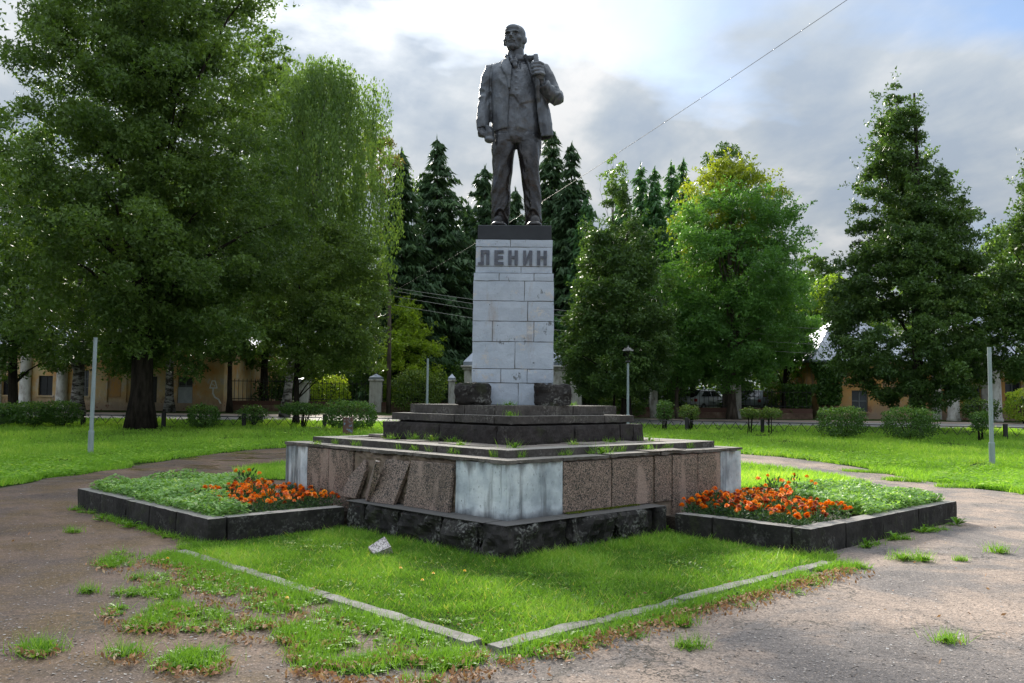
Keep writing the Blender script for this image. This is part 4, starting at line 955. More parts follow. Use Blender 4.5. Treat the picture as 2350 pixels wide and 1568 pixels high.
# parked cars behind the railings
def car(label, px, Y, mat, rz, hatch=True):
    g_ = gz(Y); t_ = thing('parked_car', label, 'car', (X(px, Y), Y, g_+.02), rz)
    prof_ = [(-2.0, .35), (-2.05, .75), (-1.9, .95), (-1.15, 1.40), (.35, 1.42), (1.0, .98), (1.9, .85), (2.05, .6), (2.0, .32)]
    bm = bmesh.new(); L_, R_ = [], []
    for x, z in prof_:
        in_ = .12 if z > 1.2 else (.02 if z > .7 else 0); L_.append(bm.verts.new((x, -.82+in_, z))); R_.append(bm.verts.new((x, .82-in_, z)))
    bm.faces.new(L_); bm.faces.new(R_[::-1]); k = len(prof_)
    for i in range(k): bm.faces.new((L_[i], R_[i], R_[(i+1) % k], L_[(i+1) % k]))
    bmesh.ops.bevel(bm, geom=list(bm.edges), offset=.05, segments=2, affect='EDGES'); from_bm('body', bm, mat, t_, True)
    def pane(q_): mesh_py('window', q_, [(0, 1, 2, 3)], M['glass'], t_)
    pane([(-1.84, -.66, 1.02), (-1.84, .66, 1.02), (-1.23, .60, 1.385), (-1.23, -.60, 1.385)]); pane([(.95, -.66, 1.04), (.42, -.6, 1.385), (.42, .6, 1.385), (.95, .66, 1.04)])
    for s_ in (-1, 1):
        pane([(-1.5, s_*.815, 1.0), (-.35, s_*.815, 1.0), (-.35, s_*.72, 1.34), (-1.05, s_*.72, 1.34)]); pane([(-.28, s_*.815, 1.0), (.85, s_*.815, 1.0), (.35, s_*.72, 1.34), (-.28, s_*.72, 1.34)])
        box('tail_light', -2.09, -2.0, s_*.72-.09, s_*.72+.09, .68, .86, M['red'], t_, .01); box('headlight', 2.0, 2.07, s_*.62-.14, s_*.62+.14, .6, .74, M['lampwhite'], t_, .01)
        for x_ in (-1.3, 1.3):
            bm = bmesh.new(); tube(bm, [(x_, s_*.66, .3), (x_, s_*.84, .3)], .3, 16); wh = from_bm('wheel', bm, M['rubber'], t_); bm = bmesh.new(); tube(bm, [(x_, s_*.842, .3), (x_, s_*.85, .3)], .17, 12); from_bm('rim', bm, M['galv'], wh)
    box('bumper', -2.12, -2.0, -.78, .78, .36, .52, M['iron'], t_, .02); box('bumper', 2.02, 2.12, -.78, .78, .34, .5, M['iron'], t_, .02)
    return t_
car('white hatchback parked behind the railing, its rear window to us', 1612, 54.5, M['carwhite'], math.radians(48))
car('pale silver car parked behind the climber, right of the white hatchback', 1735, 54.5, M['carblue'], math.radians(60))

# ------------------------------------------------------------ the statue
SM = C0+Vector((0, 0, 4.045)); st_ = thing('statue', 'tall dark metal statue of a bald man in an open jacket gripping his lapel', 'statue', SM, PZ)
box('statue_base', -.507, .517, -.507, .507, -.203, 0, M['black_slab'], st_, .008)
def ring_loft(bm, secs, seg=40, e=2.):
    """secs: (z, cx, cy, rx, ry[, exponent]) rings stacked into a closed solid"""
    rings = []
    for s_ in secs:
        z, cx, cy, rx, ry = s_[:5]; ex = s_[5] if len(s_) > 5 else e; r_ = []
        for k in range(seg):
            t = 2*PI*k/seg; c_, sn = math.cos(t), math.sin(t)
            r_.append(bm.verts.new((cx+rx*math.copysign(abs(c_)**(2/ex), c_), cy+ry*math.copysign(abs(sn)**(2/ex), sn), z)))
        rings.append(r_)
    for r0, r1 in zip(rings, rings[1:]):
        for k in range(seg): bm.faces.new((r0[k], r0[(k+1) % seg], r1[(k+1) % seg], r1[k]))
    bm.faces.new(rings[0][::-1]); bm.faces.new(rings[-1])
def ell(bm, c_, r_, rot=None, seg=16):
    rr = bmesh.ops.create_uvsphere(bm, u_segments=seg, v_segments=seg//2+2, radius=1); mtx = Matrix.Translation(c_) @ (rot.to_4x4() if rot else Matrix.Identity(4)) @ Matrix.Diagonal((*r_, 1))
    bmesh.ops.transform(bm, matrix=mtx, verts=rr['verts']); return rr['verts']
def slab(bm, rows, yf, th, n_=8):
    """rows (z, xl, xr): a plate that follows the body front yf(x, z)"""
    A, B = [], []
    for z, xl, xr in rows:
        a, b = [], []
        for i in range(n_+1):
            x = xl+(xr-xl)*i/n_; y = yf(x, z); a.append(bm.verts.new((x, y-th, z))); b.append(bm.verts.new((x, y+.03, z)))
        A.append(a); B.append(b)
    for j in range(len(rows)-1):
        for i in range(n_):
            bm.faces.new((A[j][i], A[j][i+1], A[j+1][i+1], A[j+1][i])); bm.faces.new((B[j][i], B[j+1][i], B[j+1][i+1], B[j][i+1]))
        bm.faces.new((A[j][0], A[j+1][0], B[j+1][0], B[j][0])); bm.faces.new((A[j][n_], B[j][n_], B[j+1][n_], A[j+1][n_]))
    for i in range(n_):
        bm.faces.new((A[0][i], B[0][i], B[0][i+1], A[0][i+1])); bm.faces.new((A[-1][i], A[-1][i+1], B[-1][i+1], B[-1][i]))
def remeshed(name, bm, vox, mat, parent, sm=2, disp=None):
    bmesh.ops.recalc_face_normals(bm, faces=bm.faces)
    m = bpy.data.meshes.new(name+'_src'); bm.to_mesh(m); bm.free(); o = bpy.data.objects.new(name+'_src', m); COL.objects.link(o)
    md = o.modifiers.new('r', 'REMESH'); md.mode = 'VOXEL'; md.voxel_size = vox; md.use_smooth_shade = True
    if sm: s2 = o.modifiers.new('s', 'SMOOTH'); s2.iterations = sm; s2.factor = .5
    dg = bpy.context.evaluated_depsgraph_get(); me = bpy.data.meshes.new_from_object(o.evaluated_get(dg)); me.name = name
    bpy.data.objects.remove(o); bpy.data.meshes.remove(m)
    if disp:
        n_ = len(me.vertices); co = np.empty(n_*3, np.float32); me.vertices.foreach_get('co', co); co = co.reshape(-1, 3)
        nn = np.empty(n_*3, np.float32); me.vertex_normals.foreach_get('vector', nn); nn = nn.reshape(-1, 3)
        co = disp(co.astype(float), nn); me.vertices.foreach_set('co', co.astype(np.float32).ravel())
    me.polygons.foreach_set('use_smooth', [True]*len(me.polygons)); me.materials.clear(); me.materials.append(mat); me.update()
    return link(bpy.data.objects.new(name, me), parent)

# the body: trousers, waistcoat, neck, hands in one surface
bm = bmesh.new()
LL = [(.06, -.213, .0, .128, .15), (.13, -.213, .0, .130, .145), (.3, -.211, -.01, .137, .145), (.55, -.210, .0, .147, .155), (.68, -.205, -.015, .138, .15), (.78, -.197, -.02, .137, .15), (1.0, -.188, -.01, .155, .17), (1.2, -.180, 0, .175, .19), (1.4, -.16, 0, .18, .20)]
RLg = [(.06, .268, -.02, .120, .15), (.13, .268, -.02, .120, .145), (.35, .256, -.03, .128, .145), (.58, .243, -.03, .135, .15), (.72, .222, -.05, .130, .15), (.94, .203, -.05, .140, .165), (1.1, .197, -.03, .160, .18), (1.25, .192, -.01, .182, .19), (1.4, .18, 0, .19, .20)]
ring_loft(bm, LL, 36, 1.9); ring_loft(bm, RLg, 36, 1.9)
body = [(1.27, .015, 0, .30, .15, 2.2), (1.36, .015, 0, .345, .19, 2.3), (1.5, .02, 0, .35, .205, 2.4), (1.75, .02, .0, .335, .215, 2.3), (1.95, .02, .0, .34, .225, 2.2), (2.15, .02, .01, .35, .225, 2.2), (2.32, .01, .02, .36, .20, 2.3), (2.42, .01, .03, .31, .16, 2.2), (2.5, .0, .03, .18, .13), (2.55, 0, .03, .12, .12)]
ring_loft(bm, body, 44)
def interp(tab, z, k): zz_ = [t[0] for t in tab]; return float(np.interp(z, zz_, [t[k] for t in tab]))
def front(tab, off=0.):
    def f(x, z):
        cx, cy, rx, ry = (interp(tab, z, k) for k in (1, 2, 3, 4)); q_ = max(0., 1-abs((x-cx)/rx)**2.2)
        return cy-ry*q_**(1/2.2)-off
    return f
fb = front(body)
# waistcoat plate with its pointed hem
slab(bm, [(1.808, .05, .06), (1.84, .03, .14), (1.875, .012, .26), (1.90, -.005, .33), (1.94, -.035, .335), (1.952, -.12, .335), (2.1, -.13, .33), (2.25, -.14, .30), (2.33, -.13, .05), (2.38, -.13, -.02)], fb, .022)
slab(bm, [(2.25, .08, .30), (2.36, .06, .28), (2.44, .05, .2)], fb, .022)
slab(bm, [(1.36, .0, .022), (1.6, .012, .03), (1.80, .03, .045)], fb, .012, 3)
for z_, x_ in ((2.30, .0), (2.215, -.005), (2.12, -.0), (2.03, .0), (1.95, .02)): ell(bm, (x_, fb(x_, z_)-.022, z_), (.016, .014, .016), seg=8)
ring_loft(bm, [(2.46, -.01, .0, .14, .14), (2.53, -.01, -.01, .134, .125), (2.60, -.012, -.02, .122, .118), (2.70, -.02, -.03, .118, .115)], 24)
ring_loft(bm, [(2.50, -.01, -.015, .15, .142), (2.565, -.01, -.015, .138, .13)], 24)      # shirt collar
ell(bm, (-.035, -.165, 2.455), (.062, .04, .05)); ell(bm, (-.02, -.185, 2.39), (.04, .035, .05)); ell(bm, (-.045, -.14, 2.51), (.045, .035, .025))
# left hand closed on the cap, hanging
ring_loft(bm, [(1.36, -.478, -.13, .062, .055), (1.42, -.485, -.12, .073, .06), (1.50, -.478, -.11, .066, .056), (1.60, -.475, -.09, .06, .055)], 20)
for i, (x_, z_) in enumerate([(-.535, 1.405), (-.502, 1.375), (-.466, 1.358), (-.432, 1.372)]):
    tube(bm, [(x_, -.135, z_+.07), (x_+.003, -.185, z_+.035), (x_+.014, -.195, z_-.005), (x_+.02, -.155, z_-.02)], [.020, .021, .019, .015], 8)
tube(bm, [(-.41, -.13, 1.49), (-.385, -.17, 1.45), (-.375, -.185, 1.40)], [.026, .023, .018], 8)
# right fist on the lapel
ring_loft(bm, [(2.13, .335, -.30, .06, .05), (2.19, .33, -.32, .075, .06), (2.27, .325, -.335, .078, .06), (2.345, .31, -.335, .05, .045)], 20)
for z_, x_, l in ((2.345, .0, .86), (2.295, -.004, 1.), (2.243, .004, .98), (2.195, .02, .85)):
    tube(bm, [(.385+x_, -.345, z_+.004), (.33+x_, -.405, z_+.006), (.262+x_, -.405, z_+.004), (.222+x_+.03*(1-l), -.36, z_-.002), (.24+x_, -.325, z_-.004)], [.025, .0265, .0245, .022, .018], 9)
tube(bm, [(.33, -.31, 2.35), (.28, -.32, 2.385), (.245, -.325, 2.39)], [.026, .023, .018], 8)
tube(bm, [(.34, -.27, 2.16), (.375, -.24, 2.10), (.44, -.16, 2.03)], [.058, .06, .07], 12)
# legs' broad creases, folds
def ridge(x, y, z, sd_): return (.22-abs(mn.noise(Vector((x, y, z+sd_)))))
def folds(co, nn):
    out = co.copy(); z = co[:, 2]
    for i in range(len(co)):
        x, y, zz_ = co[i]; p = Vector((x*3.2, y*3.2, zz_*1.5)); d = .012*mn.noise(p)+.005*mn.noise(Vector((x*9+zz_*5, y*9, zz_*6-x*4)))
        if zz_ < 1.3:
            cx = interp(LL, zz_, 1) if x < .02 else interp(RLg, zz_, 1)
            if nn[i][1] < -.2: d += .020*math.exp(-((x-cx+.02)/.020)**2)*min(1, (1.3-zz_)*3)
            sx_ = -1 if x < .02 else 1
            d += ridge(x*7+sx_*zz_*3, y*7, zz_*1.6+sx_*x*3, 3)*.030
            d += ridge(x*6, y*6, zz_*7+sx_*x*9, 8)*.030*max(0, 1-abs(zz_-.33)/.35)
            if zz_ < .34 and nn[i][1] < .1:
                top_ = .30-14*(x-cx)**2
                if zz_ < top_: d -= .038*min(1, (top_-zz_)/.03)
                else: d += .012*math.exp(-((zz_-top_)/.02)**2)
        elif zz_ < 1.8: d += ridge(x*6-zz_*4, y*6, zz_*5+x*4, 4)*.030
        elif zz_ > 2.5 or abs(x) > .4 or (y < -.28): d *= .15
        out[i] += nn[i]*d*.72
    return out
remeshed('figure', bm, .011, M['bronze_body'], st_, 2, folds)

# head: built upright, then turned and lifted
bm = bmesh.new()
ring_loft(bm, [(-.175, 0, -.055, .055, .06), (-.155, 0, -.05, .085, .095), (-.11, 0, -.03, .112, .135), (-.05, 0, -.012, .134, .158), (.02, 0, .0, .150, .172), (.08, 0, .005, .158, .182), (.13, 0, .01, .153, .178), (.17, 0, .012, .133, .158), (.198, 0, .012, .096, .116), (.212, 0, .012, .045, .055)], 36, 2.1)
ell(bm, (0, -.165, .055), (.105, .035, .022)); ell(bm, (0, -.15, .12), (.10, .035, .06))
tube(bm, [(0, -.165, .05), (0, -.198, .0), (0, -.222, -.035)], [.018, .023, .028], 10); ell(bm, (0, -.186, -.036), (.040, .026, .020))
for s_ in (-1, 1):
    ell(bm, (s_*.084, -.108, -.022), (.048, .042, .045)); ell(bm, (s_*.150, .01, -.015), (.022, .038, .055)); ell(bm, (s_*.168, .02, .0), (.012, .034, .046))
    ell(bm, (s_*.055, -.148, .022), (.028, .022, .017)); ell(bm, (s_*.030, -.176, -.074), (.038, .022, .012), Matrix.Rotation(s_*.35, 3, 'Y'))
ell(bm, (0, -.165, -.092), (.042, .022, .012)); ell(bm, (0, -.145, -.145), (.055, .045, .045)); ell(bm, (0, -.14, -.172), (.036, .034, .032)); ell(bm, (0, -.135, -.10), (.07, .045, .04)); ell(bm, (0, -.09, -.135), (.09, .06, .05))
ell(bm, (0, .10, -.03), (.13, .1, .13)); ell(bm, (0, -.02, -.14), (.09, .12, .05))
def face(co, nn):
    out = co.copy()
    for i, (x, y, z) in enumerate(co):
        if y > -.08: continue
        d = 0
        for s_ in (-1, 1):
            d -= .019*math.exp(-((x-s_*.060)/.026)**2-((z-.030)/.013)**2)
            d += .010*math.exp(-((x-s_*.058)/.022)**2-((z-.018)/.008)**2)
            d -= .006*math.exp(-((x-s_*.085)/.030)**2-((z+.085)/.028)**2)
            d += .007*math.exp(-((x-s_*.055)/.04)**2-((z-.060)/.010)**2)
        d -= .010*math.exp(-(x/.030)**2-((z+.087)/.006)**2); d -= .010*math.exp(-(x/.04)**2-((z+.112)/.008)**2)
        d -= .004*math.exp(-(x/.09)**2-((z-.105)/.006)**2)
        out[i] += nn[i]*d
    R_ = Matrix.Translation((-.034, -.045, 2.818)) @ Matrix.Rotation(math.radians(-14), 4, 'Z') @ Matrix.Rotation(math.radians(-3), 4, 'X')
    return np.array([tuple(R_ @ Vector(p)) for p in out])
remeshed('head', bm, .0075, M['bronze'], st_, 2, face)

# the jacket: an open shell, two sleeves, lapels
bm = bmesh.new()
JT = [(1.36, .10, .02, .44, .27), (1.45, .095, .02, .445, .27), (1.65, .075, .015, .44, .262), (1.86, .05, .01, .425, .255), (2.05, .03, .01, .41, .25), (2.2, .02, .01, .41, .245), (2.32, .01, .02, .415, .225), (2.41, .01, .03, .405, .195), (2.465, .005, .035, .345, .17), (2.52, 0, .035, .235, .15), (2.57, 0, .03, .145, .14)]
# front edges (z, left x, right x), hem heights by side
FE = [(1.30, -.135, .385), (1.46, -.133, .372), (1.72, -.120, .325), (1.84, -.113, .314), (2.05, -.105, .296), (2.2, -.092, .25), (2.34, -.088, .19), (2.42, -.10, .17), (2.50, -.118, .135), (2.555, -.125, .125)]
seg = 64; zs_ = np.concatenate([np.linspace(0, 1, 26)]); th = .036
O, I = [], []
for q_ in zs_:
    ro, ri = [], []
    for k in range(seg+1):
        u_ = k/seg   # 0: left front edge, around the back, 1: right front edge
        hem = np.interp(u_, [0, .12, .5, .85, 1], [1.465, 1.435, 1.42, 1.40, 1.345]); z = hem+(2.56-hem)*q_
        cx, cy, rx, ry = (interp(JT, z, j) for j in (1, 2, 3, 4)); xl = np.interp(z, [f_[0] for f_ in FE], [f_[1] for f_ in FE]); xr = np.interp(z, [f_[0] for f_ in FE], [f_[2] for f_ in FE])
        e = 2.3
        al = PI+math.acos(max(-1, min(1, -abs((xl-cx)/rx)**(e/2)*np.sign(xl-cx)))) if xl < cx else PI+math.acos(-min(1, ((xl-cx)/rx)**(e/2)))
        al = -math.acos(max(-1, min(1, np.sign(xl-cx)*abs((xl-cx)/rx)**(e/2)))); ar = -math.acos(max(-1, min(1, np.sign(xr-cx)*abs((xr-cx)/rx)**(e/2))))
        # left edge angle al (about -100 deg) going clockwise through -180, back, to ar + 0
        a_ = al-u_*(2*PI-(ar-al)); c_, sn = math.cos(a_), math.sin(a_); sx = math.copysign(abs(c_)**(2/e), c_); sy = math.copysign(abs(sn)**(2/e), sn)
        ro.append(bm.verts.new((cx+rx*sx, cy+ry*sy-.012, z))); ri.append(bm.verts.new((cx+(rx-th)*sx, cy+(ry-th)*sy-.012, z)))
    O.append(ro); I.append(ri)
for j in range(len(O)-1):
    for k in range(seg):
        bm.faces.new((O[j][k], O[j][k+1], O[j+1][k+1], O[j+1][k])); bm.faces.new((I[j][k], I[j+1][k], I[j+1][k+1], I[j][k+1]))
    bm.faces.new((O[j][0], O[j+1][0], I[j+1][0], I[j][0])); bm.faces.new((O[j][seg], I[j][seg], I[j+1][seg], O[j+1][seg]))
for k in range(seg):
    bm.faces.new((O[0][k], I[0][k], I[0][k+1], O[0][k+1])); bm.faces.new((O[-1][k], O[-1][k+1], I[-1][k+1], I[-1][k]))
fj = front(JT, .012)
slab(bm, [(2.03, -.11, -.085), (2.15, -.13, -.085), (2.245, -.155, -.075), (2.275, -.185, -.07), (2.36, -.215, -.07), (2.395, -.235, -.08), (2.405, -.20, -.085), (2.425, -.225, -.09), (2.47, -.215, -.10), (2.52, -.165, -.11), (2.56, -.13, -.105)], fj, .036, 5)
slab(bm, [(2.22, .22, .27), (2.34, .18, .31), (2.42, .16, .31), (2.47, .145, .25), (2.53, .12, .16)], fj, .024, 5)
# the gripped lapel and the edge it pulls forward
tube(bm, [(.275, -.30, 2.52), (.282, -.34, 2.40), (.285, -.36, 2.27), (.30, -.33, 2.12), (.308, -.27, 1.97), (.318, fj(.318, 1.84)+.01, 1.84), (.338, fj(.338, 1.65)+.015, 1.65), (.372, fj(.37, 1.42)+.02, 1.40)], [(.040, .016), (.042, .018), (.03, .022), (.036, .022), (.032, .022), (.028, .022), (.025, .02), (.022, .018)], 8)
tube(bm, [(.275, -.28, 2.49), (.22, -.21, 2.49), (.15, -.11, 2.53)], [(.028, .03), (.045, .03), (.045, .03)], 8)
# collar behind the neck
tube(bm, [(-.125, -.10, 2.56), (-.145, .02, 2.60), (-.08, .14, 2.62), (.08, .14, 2.62), (.145, .02, 2.60), (.13, -.10, 2.56)], [(.032, .045)]*6, 10)
# sleeves
tube(bm, [(-.28, .03, 2.42), (-.372, .02, 2.385), (-.418, .0, 2.25), (-.452, -.01, 1.98), (-.468, -.04, 1.80), (-.478, -.08, 1.60), (-.475, -.105, 1.47)], [(.09, .12), (.115, .125), (.105, .125), (.092, .115), (.100, .115), (.105, .11), (.092, .098)], 18)
tube(bm, [(.28, .03, 2.43), (.385, .02, 2.40), (.452, .02, 2.28), (.525, .02, 2.10), (.575, .0, 1.99), (.585, -.04, 1.95)], [(.09, .12), (.115, .125), (.110, .13), (.108, .13), (.12, .13), (.11, .11)], 18)
tube(bm, [(.60, .02, 1.965), (.575, -.07, 1.955), (.50, -.15, 1.995), (.43, -.22, 2.05), (.39, -.26, 2.10)], [(.10, .10), (.115, .115), (.105, .11), (.092, .095), (.082, .085)], 18)
def jfold(co, nn):
    out = co.copy()
    for i, (x, y, z) in enumerate(co):
        d = .014*mn.noise(Vector((x*4, y*4, z*2.2+5)))+.007*mn.noise(Vector((x*10+z*6, y*10, z*5-x*5)))
        if x < -.36 or x > .46: d += ridge(x*6+z*3, y*6, z*8-x*9, 2)*.045*(.35+math.exp(-((z-1.98)/.16)**2))
        else: d += ridge(x*5-z*2, y*5, z*3.2+x*5, 6)*.042*(1 if z < 2.2 else .4)
        d += .016*math.exp(-((z-1.455)/.012)**2)*(-.5 if x < -.38 else .0)
        # seams where sleeves meet the shoulders
        for sx, z0 in ((-.375, 2.2), (.40, 2.2)):
            if z > 1.95: d -= .016*math.exp(-((x-sx-(.05 if sx < 0 else -.05)*max(0, z-2.3)*4)/.012)**2)*(1 if z > 2.05 else .5)
        out[i] += nn[i]*d*.72
    return out
remeshed('jacket', bm, .011, M['bronze'], st_, 2, jfold)
bm = bmesh.new()   # the cap in his hand
ell(bm, (-.385, -.15, 1.39), (.075, .085, .12), Matrix.Rotation(.15, 3, 'Y')); ell(bm, (-.375, -.17, 1.305), (.078, .08, .05)); tube(bm, [(-.42, -.2, 1.5), (-.37, -.22, 1.40), (-.36, -.2, 1.30)], [(.03, .02), (.045, .025), (.04, .02)], 8)
remeshed('cap', bm, .012, M['bronze'], st_, 2)
for s_, cx, cy in ((-1, -.228, -.10), (1, .278, -.12)):
    bm = bmesh.new(); ell(bm, (cx, cy-.08, .05), (.118, .19, .062)); ell(bm, (cx, cy+.12, .06), (.10, .13, .09)); bm_box(bm, cx-.105, cx+.105, cy-.2, cy+.2, 0, .03, .01); ell(bm, (cx, cy+.05, .14), (.09, .12, .12)); ell(bm, (cx, cy-.20, .05), (.10, .09, .05))
    def cut(co, nn):
        co[:, 2] = np.maximum(co[:, 2], .002); return co
    remeshed('shoe', bm, .012, M['bronze_dark'], st_, 2, cut)

# ------------------------------------------------------------ trees
LIMEP = [(0, .45), (.08, .80), (.2, .97), (.4, 1.0), (.6, .93), (.8, .78), (.93, .5), (1, .15)]
ROUND = [(0, .35), (.12, .75), (.35, 1.), (.6, .95), (.82, .68), (.95, .38), (1, .08)]
CONE = [(0, .55), (.07, .88), (.18, 1.), (.35, .88), (.55, .64), (.72, .42), (.86, .22), (.95, .09), (1, .02)]
def wm(px, Y): return px/F*Y
broad_tree('huge dark lime tree with a thick black trunk filling the left of the view', 325, 33.2, 20.5, Zp(300, 838, 33.2), wm(330, 33.2), LIMEP, L['lime'], M['bark'], 200000, .145, .43, crown_px=322, clump=.85, cn=820, sprig=.15, nlimb=34, gap=.26, trunk_top=.85, tints=(.05, .8), name='lime_tree', shell=.45)
broad_tree('dark lime tree with a thin black trunk at the left edge of the view', 30, 38, Zp(0, 330, 38), Zp(0, 862, 38), wm(190, 38), LIMEP, L['lime'], M['bark'], 34000, .17, .22, crown_px=-20, cn=300, name='lime_tree', tints=(.05, .7))
broad_tree('overhanging lime boughs with larger leaves in the top left corner', -330, 19.5, 9.4, 5.4, 3.15, ROUND, L['lime'], M['bark'], 13000, .12, .25, clump=.45, cn=120, sprig=.35, name='lime_tree', tints=(.1, .9))
broad_tree('tree with a pale spotted trunk close in front of the old house columns', 176, 46.5, Zp(170, 420, 46), Zp(170, 850, 46), wm(130, 46), ROUND, L['lime2'], M['birch'], 24000, .2, .34, cn=220, name='birch_tree')
broad_tree('tree with a spotted grey trunk beside the boarded window', 389, 48, Zp(390, 350, 48), Zp(390, 850, 48), wm(140, 48), ROUND, L['lime2'], M['birch'], 24000, .2, .24, cn=220, name='birch_tree')
broad_tree('slim dark tree beside the mural at the end of the old house', 527, 48, Zp(520, 400, 48), Zp(520, 835, 48), wm(110, 48), ROUND, L['lime2'], M['bark'], 22000, .2, .15, cn=200, name='broadleaf_tree')
broad_tree('green tree above the yellow annex behind the birch', 605, 54, Zp(600, 85, 54), Zp(600, 840, 54), wm(125, 54), ROUND, L['apple'], M['bark'], 36000, .22, .25, cn=330, sprig=.15)

def weeping(label, px, Y, py_top, wpx, n_str, py_bot, mat, crown_px, seed=3):
    b = base(px, Y); t_ = thing('birch_tree', label, 'tree', b); R = wm(wpx, Y); top = Zp(px, py_top, Y)-b.z; bot = Zp(px, py_bot, Y)-b.z; cx = X(crown_px, Y)-b.x
    P_ = []; T_ = []; starts = []
    for i in range(n_str):
        t = rng.uniform(.12, 1)**.8; z = bot+(top-bot)*t; R_ = R*prof([(0, .65), (.3, 1), (.6, 1.), (.8, .86), (.93, .6), (1, .25)], t); ph = rng.uniform(0, 2*PI)
        lob = 1+.75*mn.noise(Vector((math.cos(ph)*2.2, math.sin(ph)*2.2, t*6+seed)))
        r_ = R_*rng.uniform(.35, 1.05)*lob; p = np.array([cx*(t**.5)+r_*math.cos(ph), r_*math.sin(ph), z]); starts.append(p)
        ln = rng.uniform(.7, 3.4)*(1.1-.4*t); k = int(ln*26); u_ = rng.uniform(0, 1, k); q_ = p+np.stack([rng.normal(0, .10, k)+.15*u_*math.cos(ph), rng.normal(0, .10, k), -u_*ln+.35*np.exp(-u_*6)], 1)
        P_.append(q_); T_.append(np.full(k, rng.uniform(.1, .6)))
    P_ = np.concatenate(P_); T_ = np.clip(np.concatenate(T_)+rng.uniform(0, .35, len(P_)), 0, 1)
    v, f, tt = leaves(P_, .15*rng.uniform(.6, 1.3, len(P_)), T_, long_dir=np.tile([0, 0, -1.], (len(P_), 1)), asp=.6)
    mesh_np('crown', v, f, mat, t_, {'tint': tt}); o, tp = trunk_obj('trunk', Vector((0, 0, 0)), top*.92, .22, .03, M['birch'], t_, lean=(cx, 0), wob=.3)
    limbs(tp, starts, .07, M['birch'], t_, 26)
weeping('tall weeping birch with hanging strands left of the spruces', 653, 44, 150, 170, 1700, 780, L['birch'], 735)
broad_tree('thin autumn tinted tree crown showing between the birch and the spruces', 860, 54, Zp(880, 285, 54), Zp(880, 430, 54), wm(62, 54), ROUND, L['autumn'], M['bark_grey'], 2600, .2, .12, clump=.5, cn=60, trunk_top=.95, nlimb=14)
broad_tree('leaning crab apple tree with small reddish specks before the white pillar', 680, 37.5, Zp(740, 520, 37.5), Zp(740, 860, 37.5), wm(135, 37.5), LIMEP, L['apple'], M['bark'], 42000, .12, .14, crown_px=745, clump=.55, cn=420, sprig=.2, name='apple_tree', lean=(.4, 0), gap=.22)
broad_tree('bright yellow-green young maple behind the street lamp pole', 938, 54, Zp(938, 672, 54), Zp(938, 915, 54), wm(80, 54), [(0, .8), (.2, 1), (.5, .9), (.75, .55), (1, .12)], L['ygreen'], M['bark'], 13000, .17, .12, clump=.5, cn=190, sprig=.25, name='maple_tree', gap=.35, shell=.3)
for i, (px, py, wpx, Y, lb) in enumerate([(922, 345, 62, 57, 'dark spruce nearest the birch, its top just above the yellowish crown'), (1003, 312, 78, 60, 'tall spruce with a fine tip between the birch and the pedestal'), (1113, 380, 66, 63, 'spruce whose tip rises beside the statue\'s left trouser leg'), (1183, 432, 55, 66, 'spruce tip seen between the statue\'s legs'), (1266, 290, 62, 62, 'tallest spruce, directly right of the statue'), (1312, 328, 60, 60, 'spruce with a bare upper stem right of the tallest one'), (1060, 560, 75, 66, 'low dense spruce filling the gap left of the pedestal'), (965, 500, 80, 64, 'broad low spruce behind the yellow-green maple'), (1075, 470, 60, 65, 'short spruce top close against the pedestal on the left'), (1232, 420, 50, 66, 'spruce top just behind the statue\'s right shoe')]):
    spruce(lb, px, Y, py, wpx*1.8, L['spruce'], n_wh=48, dens=1.6, lsz=.50, group='spruces behind the statue')
for px, py, wpx, Y, lb in [(1345, 455, 45, 58, 'small larch beside the tall spruces'), (1427, 408, 50, 60, 'larch peeking out above the dark lime tree'), (1470, 378, 48, 62, 'soft green larch with a pointed tip behind the dark lime tree'), (1502, 384, 50, 60, 'middle larch of the far row'), (1540, 372, 50, 62, 'tall larch left of the golden maple'), (1568, 366, 45, 58, 'darker larch touching the golden maple')]:
    spruce(lb, px, Y, py, wpx*1.5, L['larch'], n_wh=38, dens=1.6, lsz=.42, name='larch_tree', droop=-.1, py_bot=860, group='larches behind the dark lime tree')
broad_tree('dark lime tree with a conical crown just right of the pedestal', 1437, 43, Zp(1437, 425, 43), Zp(1437, 905, 43), wm(142, 43), [(0, .6), (.1, .9), (.22, 1.), (.4, .88), (.6, .66), (.78, .42), (.9, .2), (1, .05)], L['lime2'], M['bark'], 72000, .14, .26, clump=.55, cn=620, sprig=.12, crown_px=1418, name='lime_tree', gap=.12, tints=(0, .75))
broad_tree('thin sprigs of a tall young birch rising out of the dark lime crown', 1408, 45, Zp(1408, 366, 45), Zp(1408, 450, 45), wm(32, 45), ROUND, L['birch'], M['bark'], 650, .17, .06, clump=.35, cn=40, trunk_top=.98, nlimb=10, name='birch_tree')
def goldy(P_, ti): return ti*.9
broad_tree('golden topped maple standing behind the green maple', 1670, 50, Zp(1668, 375, 50), Zp(1668, 640, 50), wm(128, 50), ROUND, L['gold'], M['bark_grey'], 26000, .17, .25, clump=.6, cn=300, sprig=.2, name='maple_tree', gap=.3)
broad_tree('dark wispy crown tip above the golden maple', 1662, 52, Zp(1662, 328, 52), Zp(1662, 420, 52), wm(42, 52), ROUND, L['lime2'], M['bark'], 1500, .17, .12, clump=.4, cn=50, trunk_top=.97)
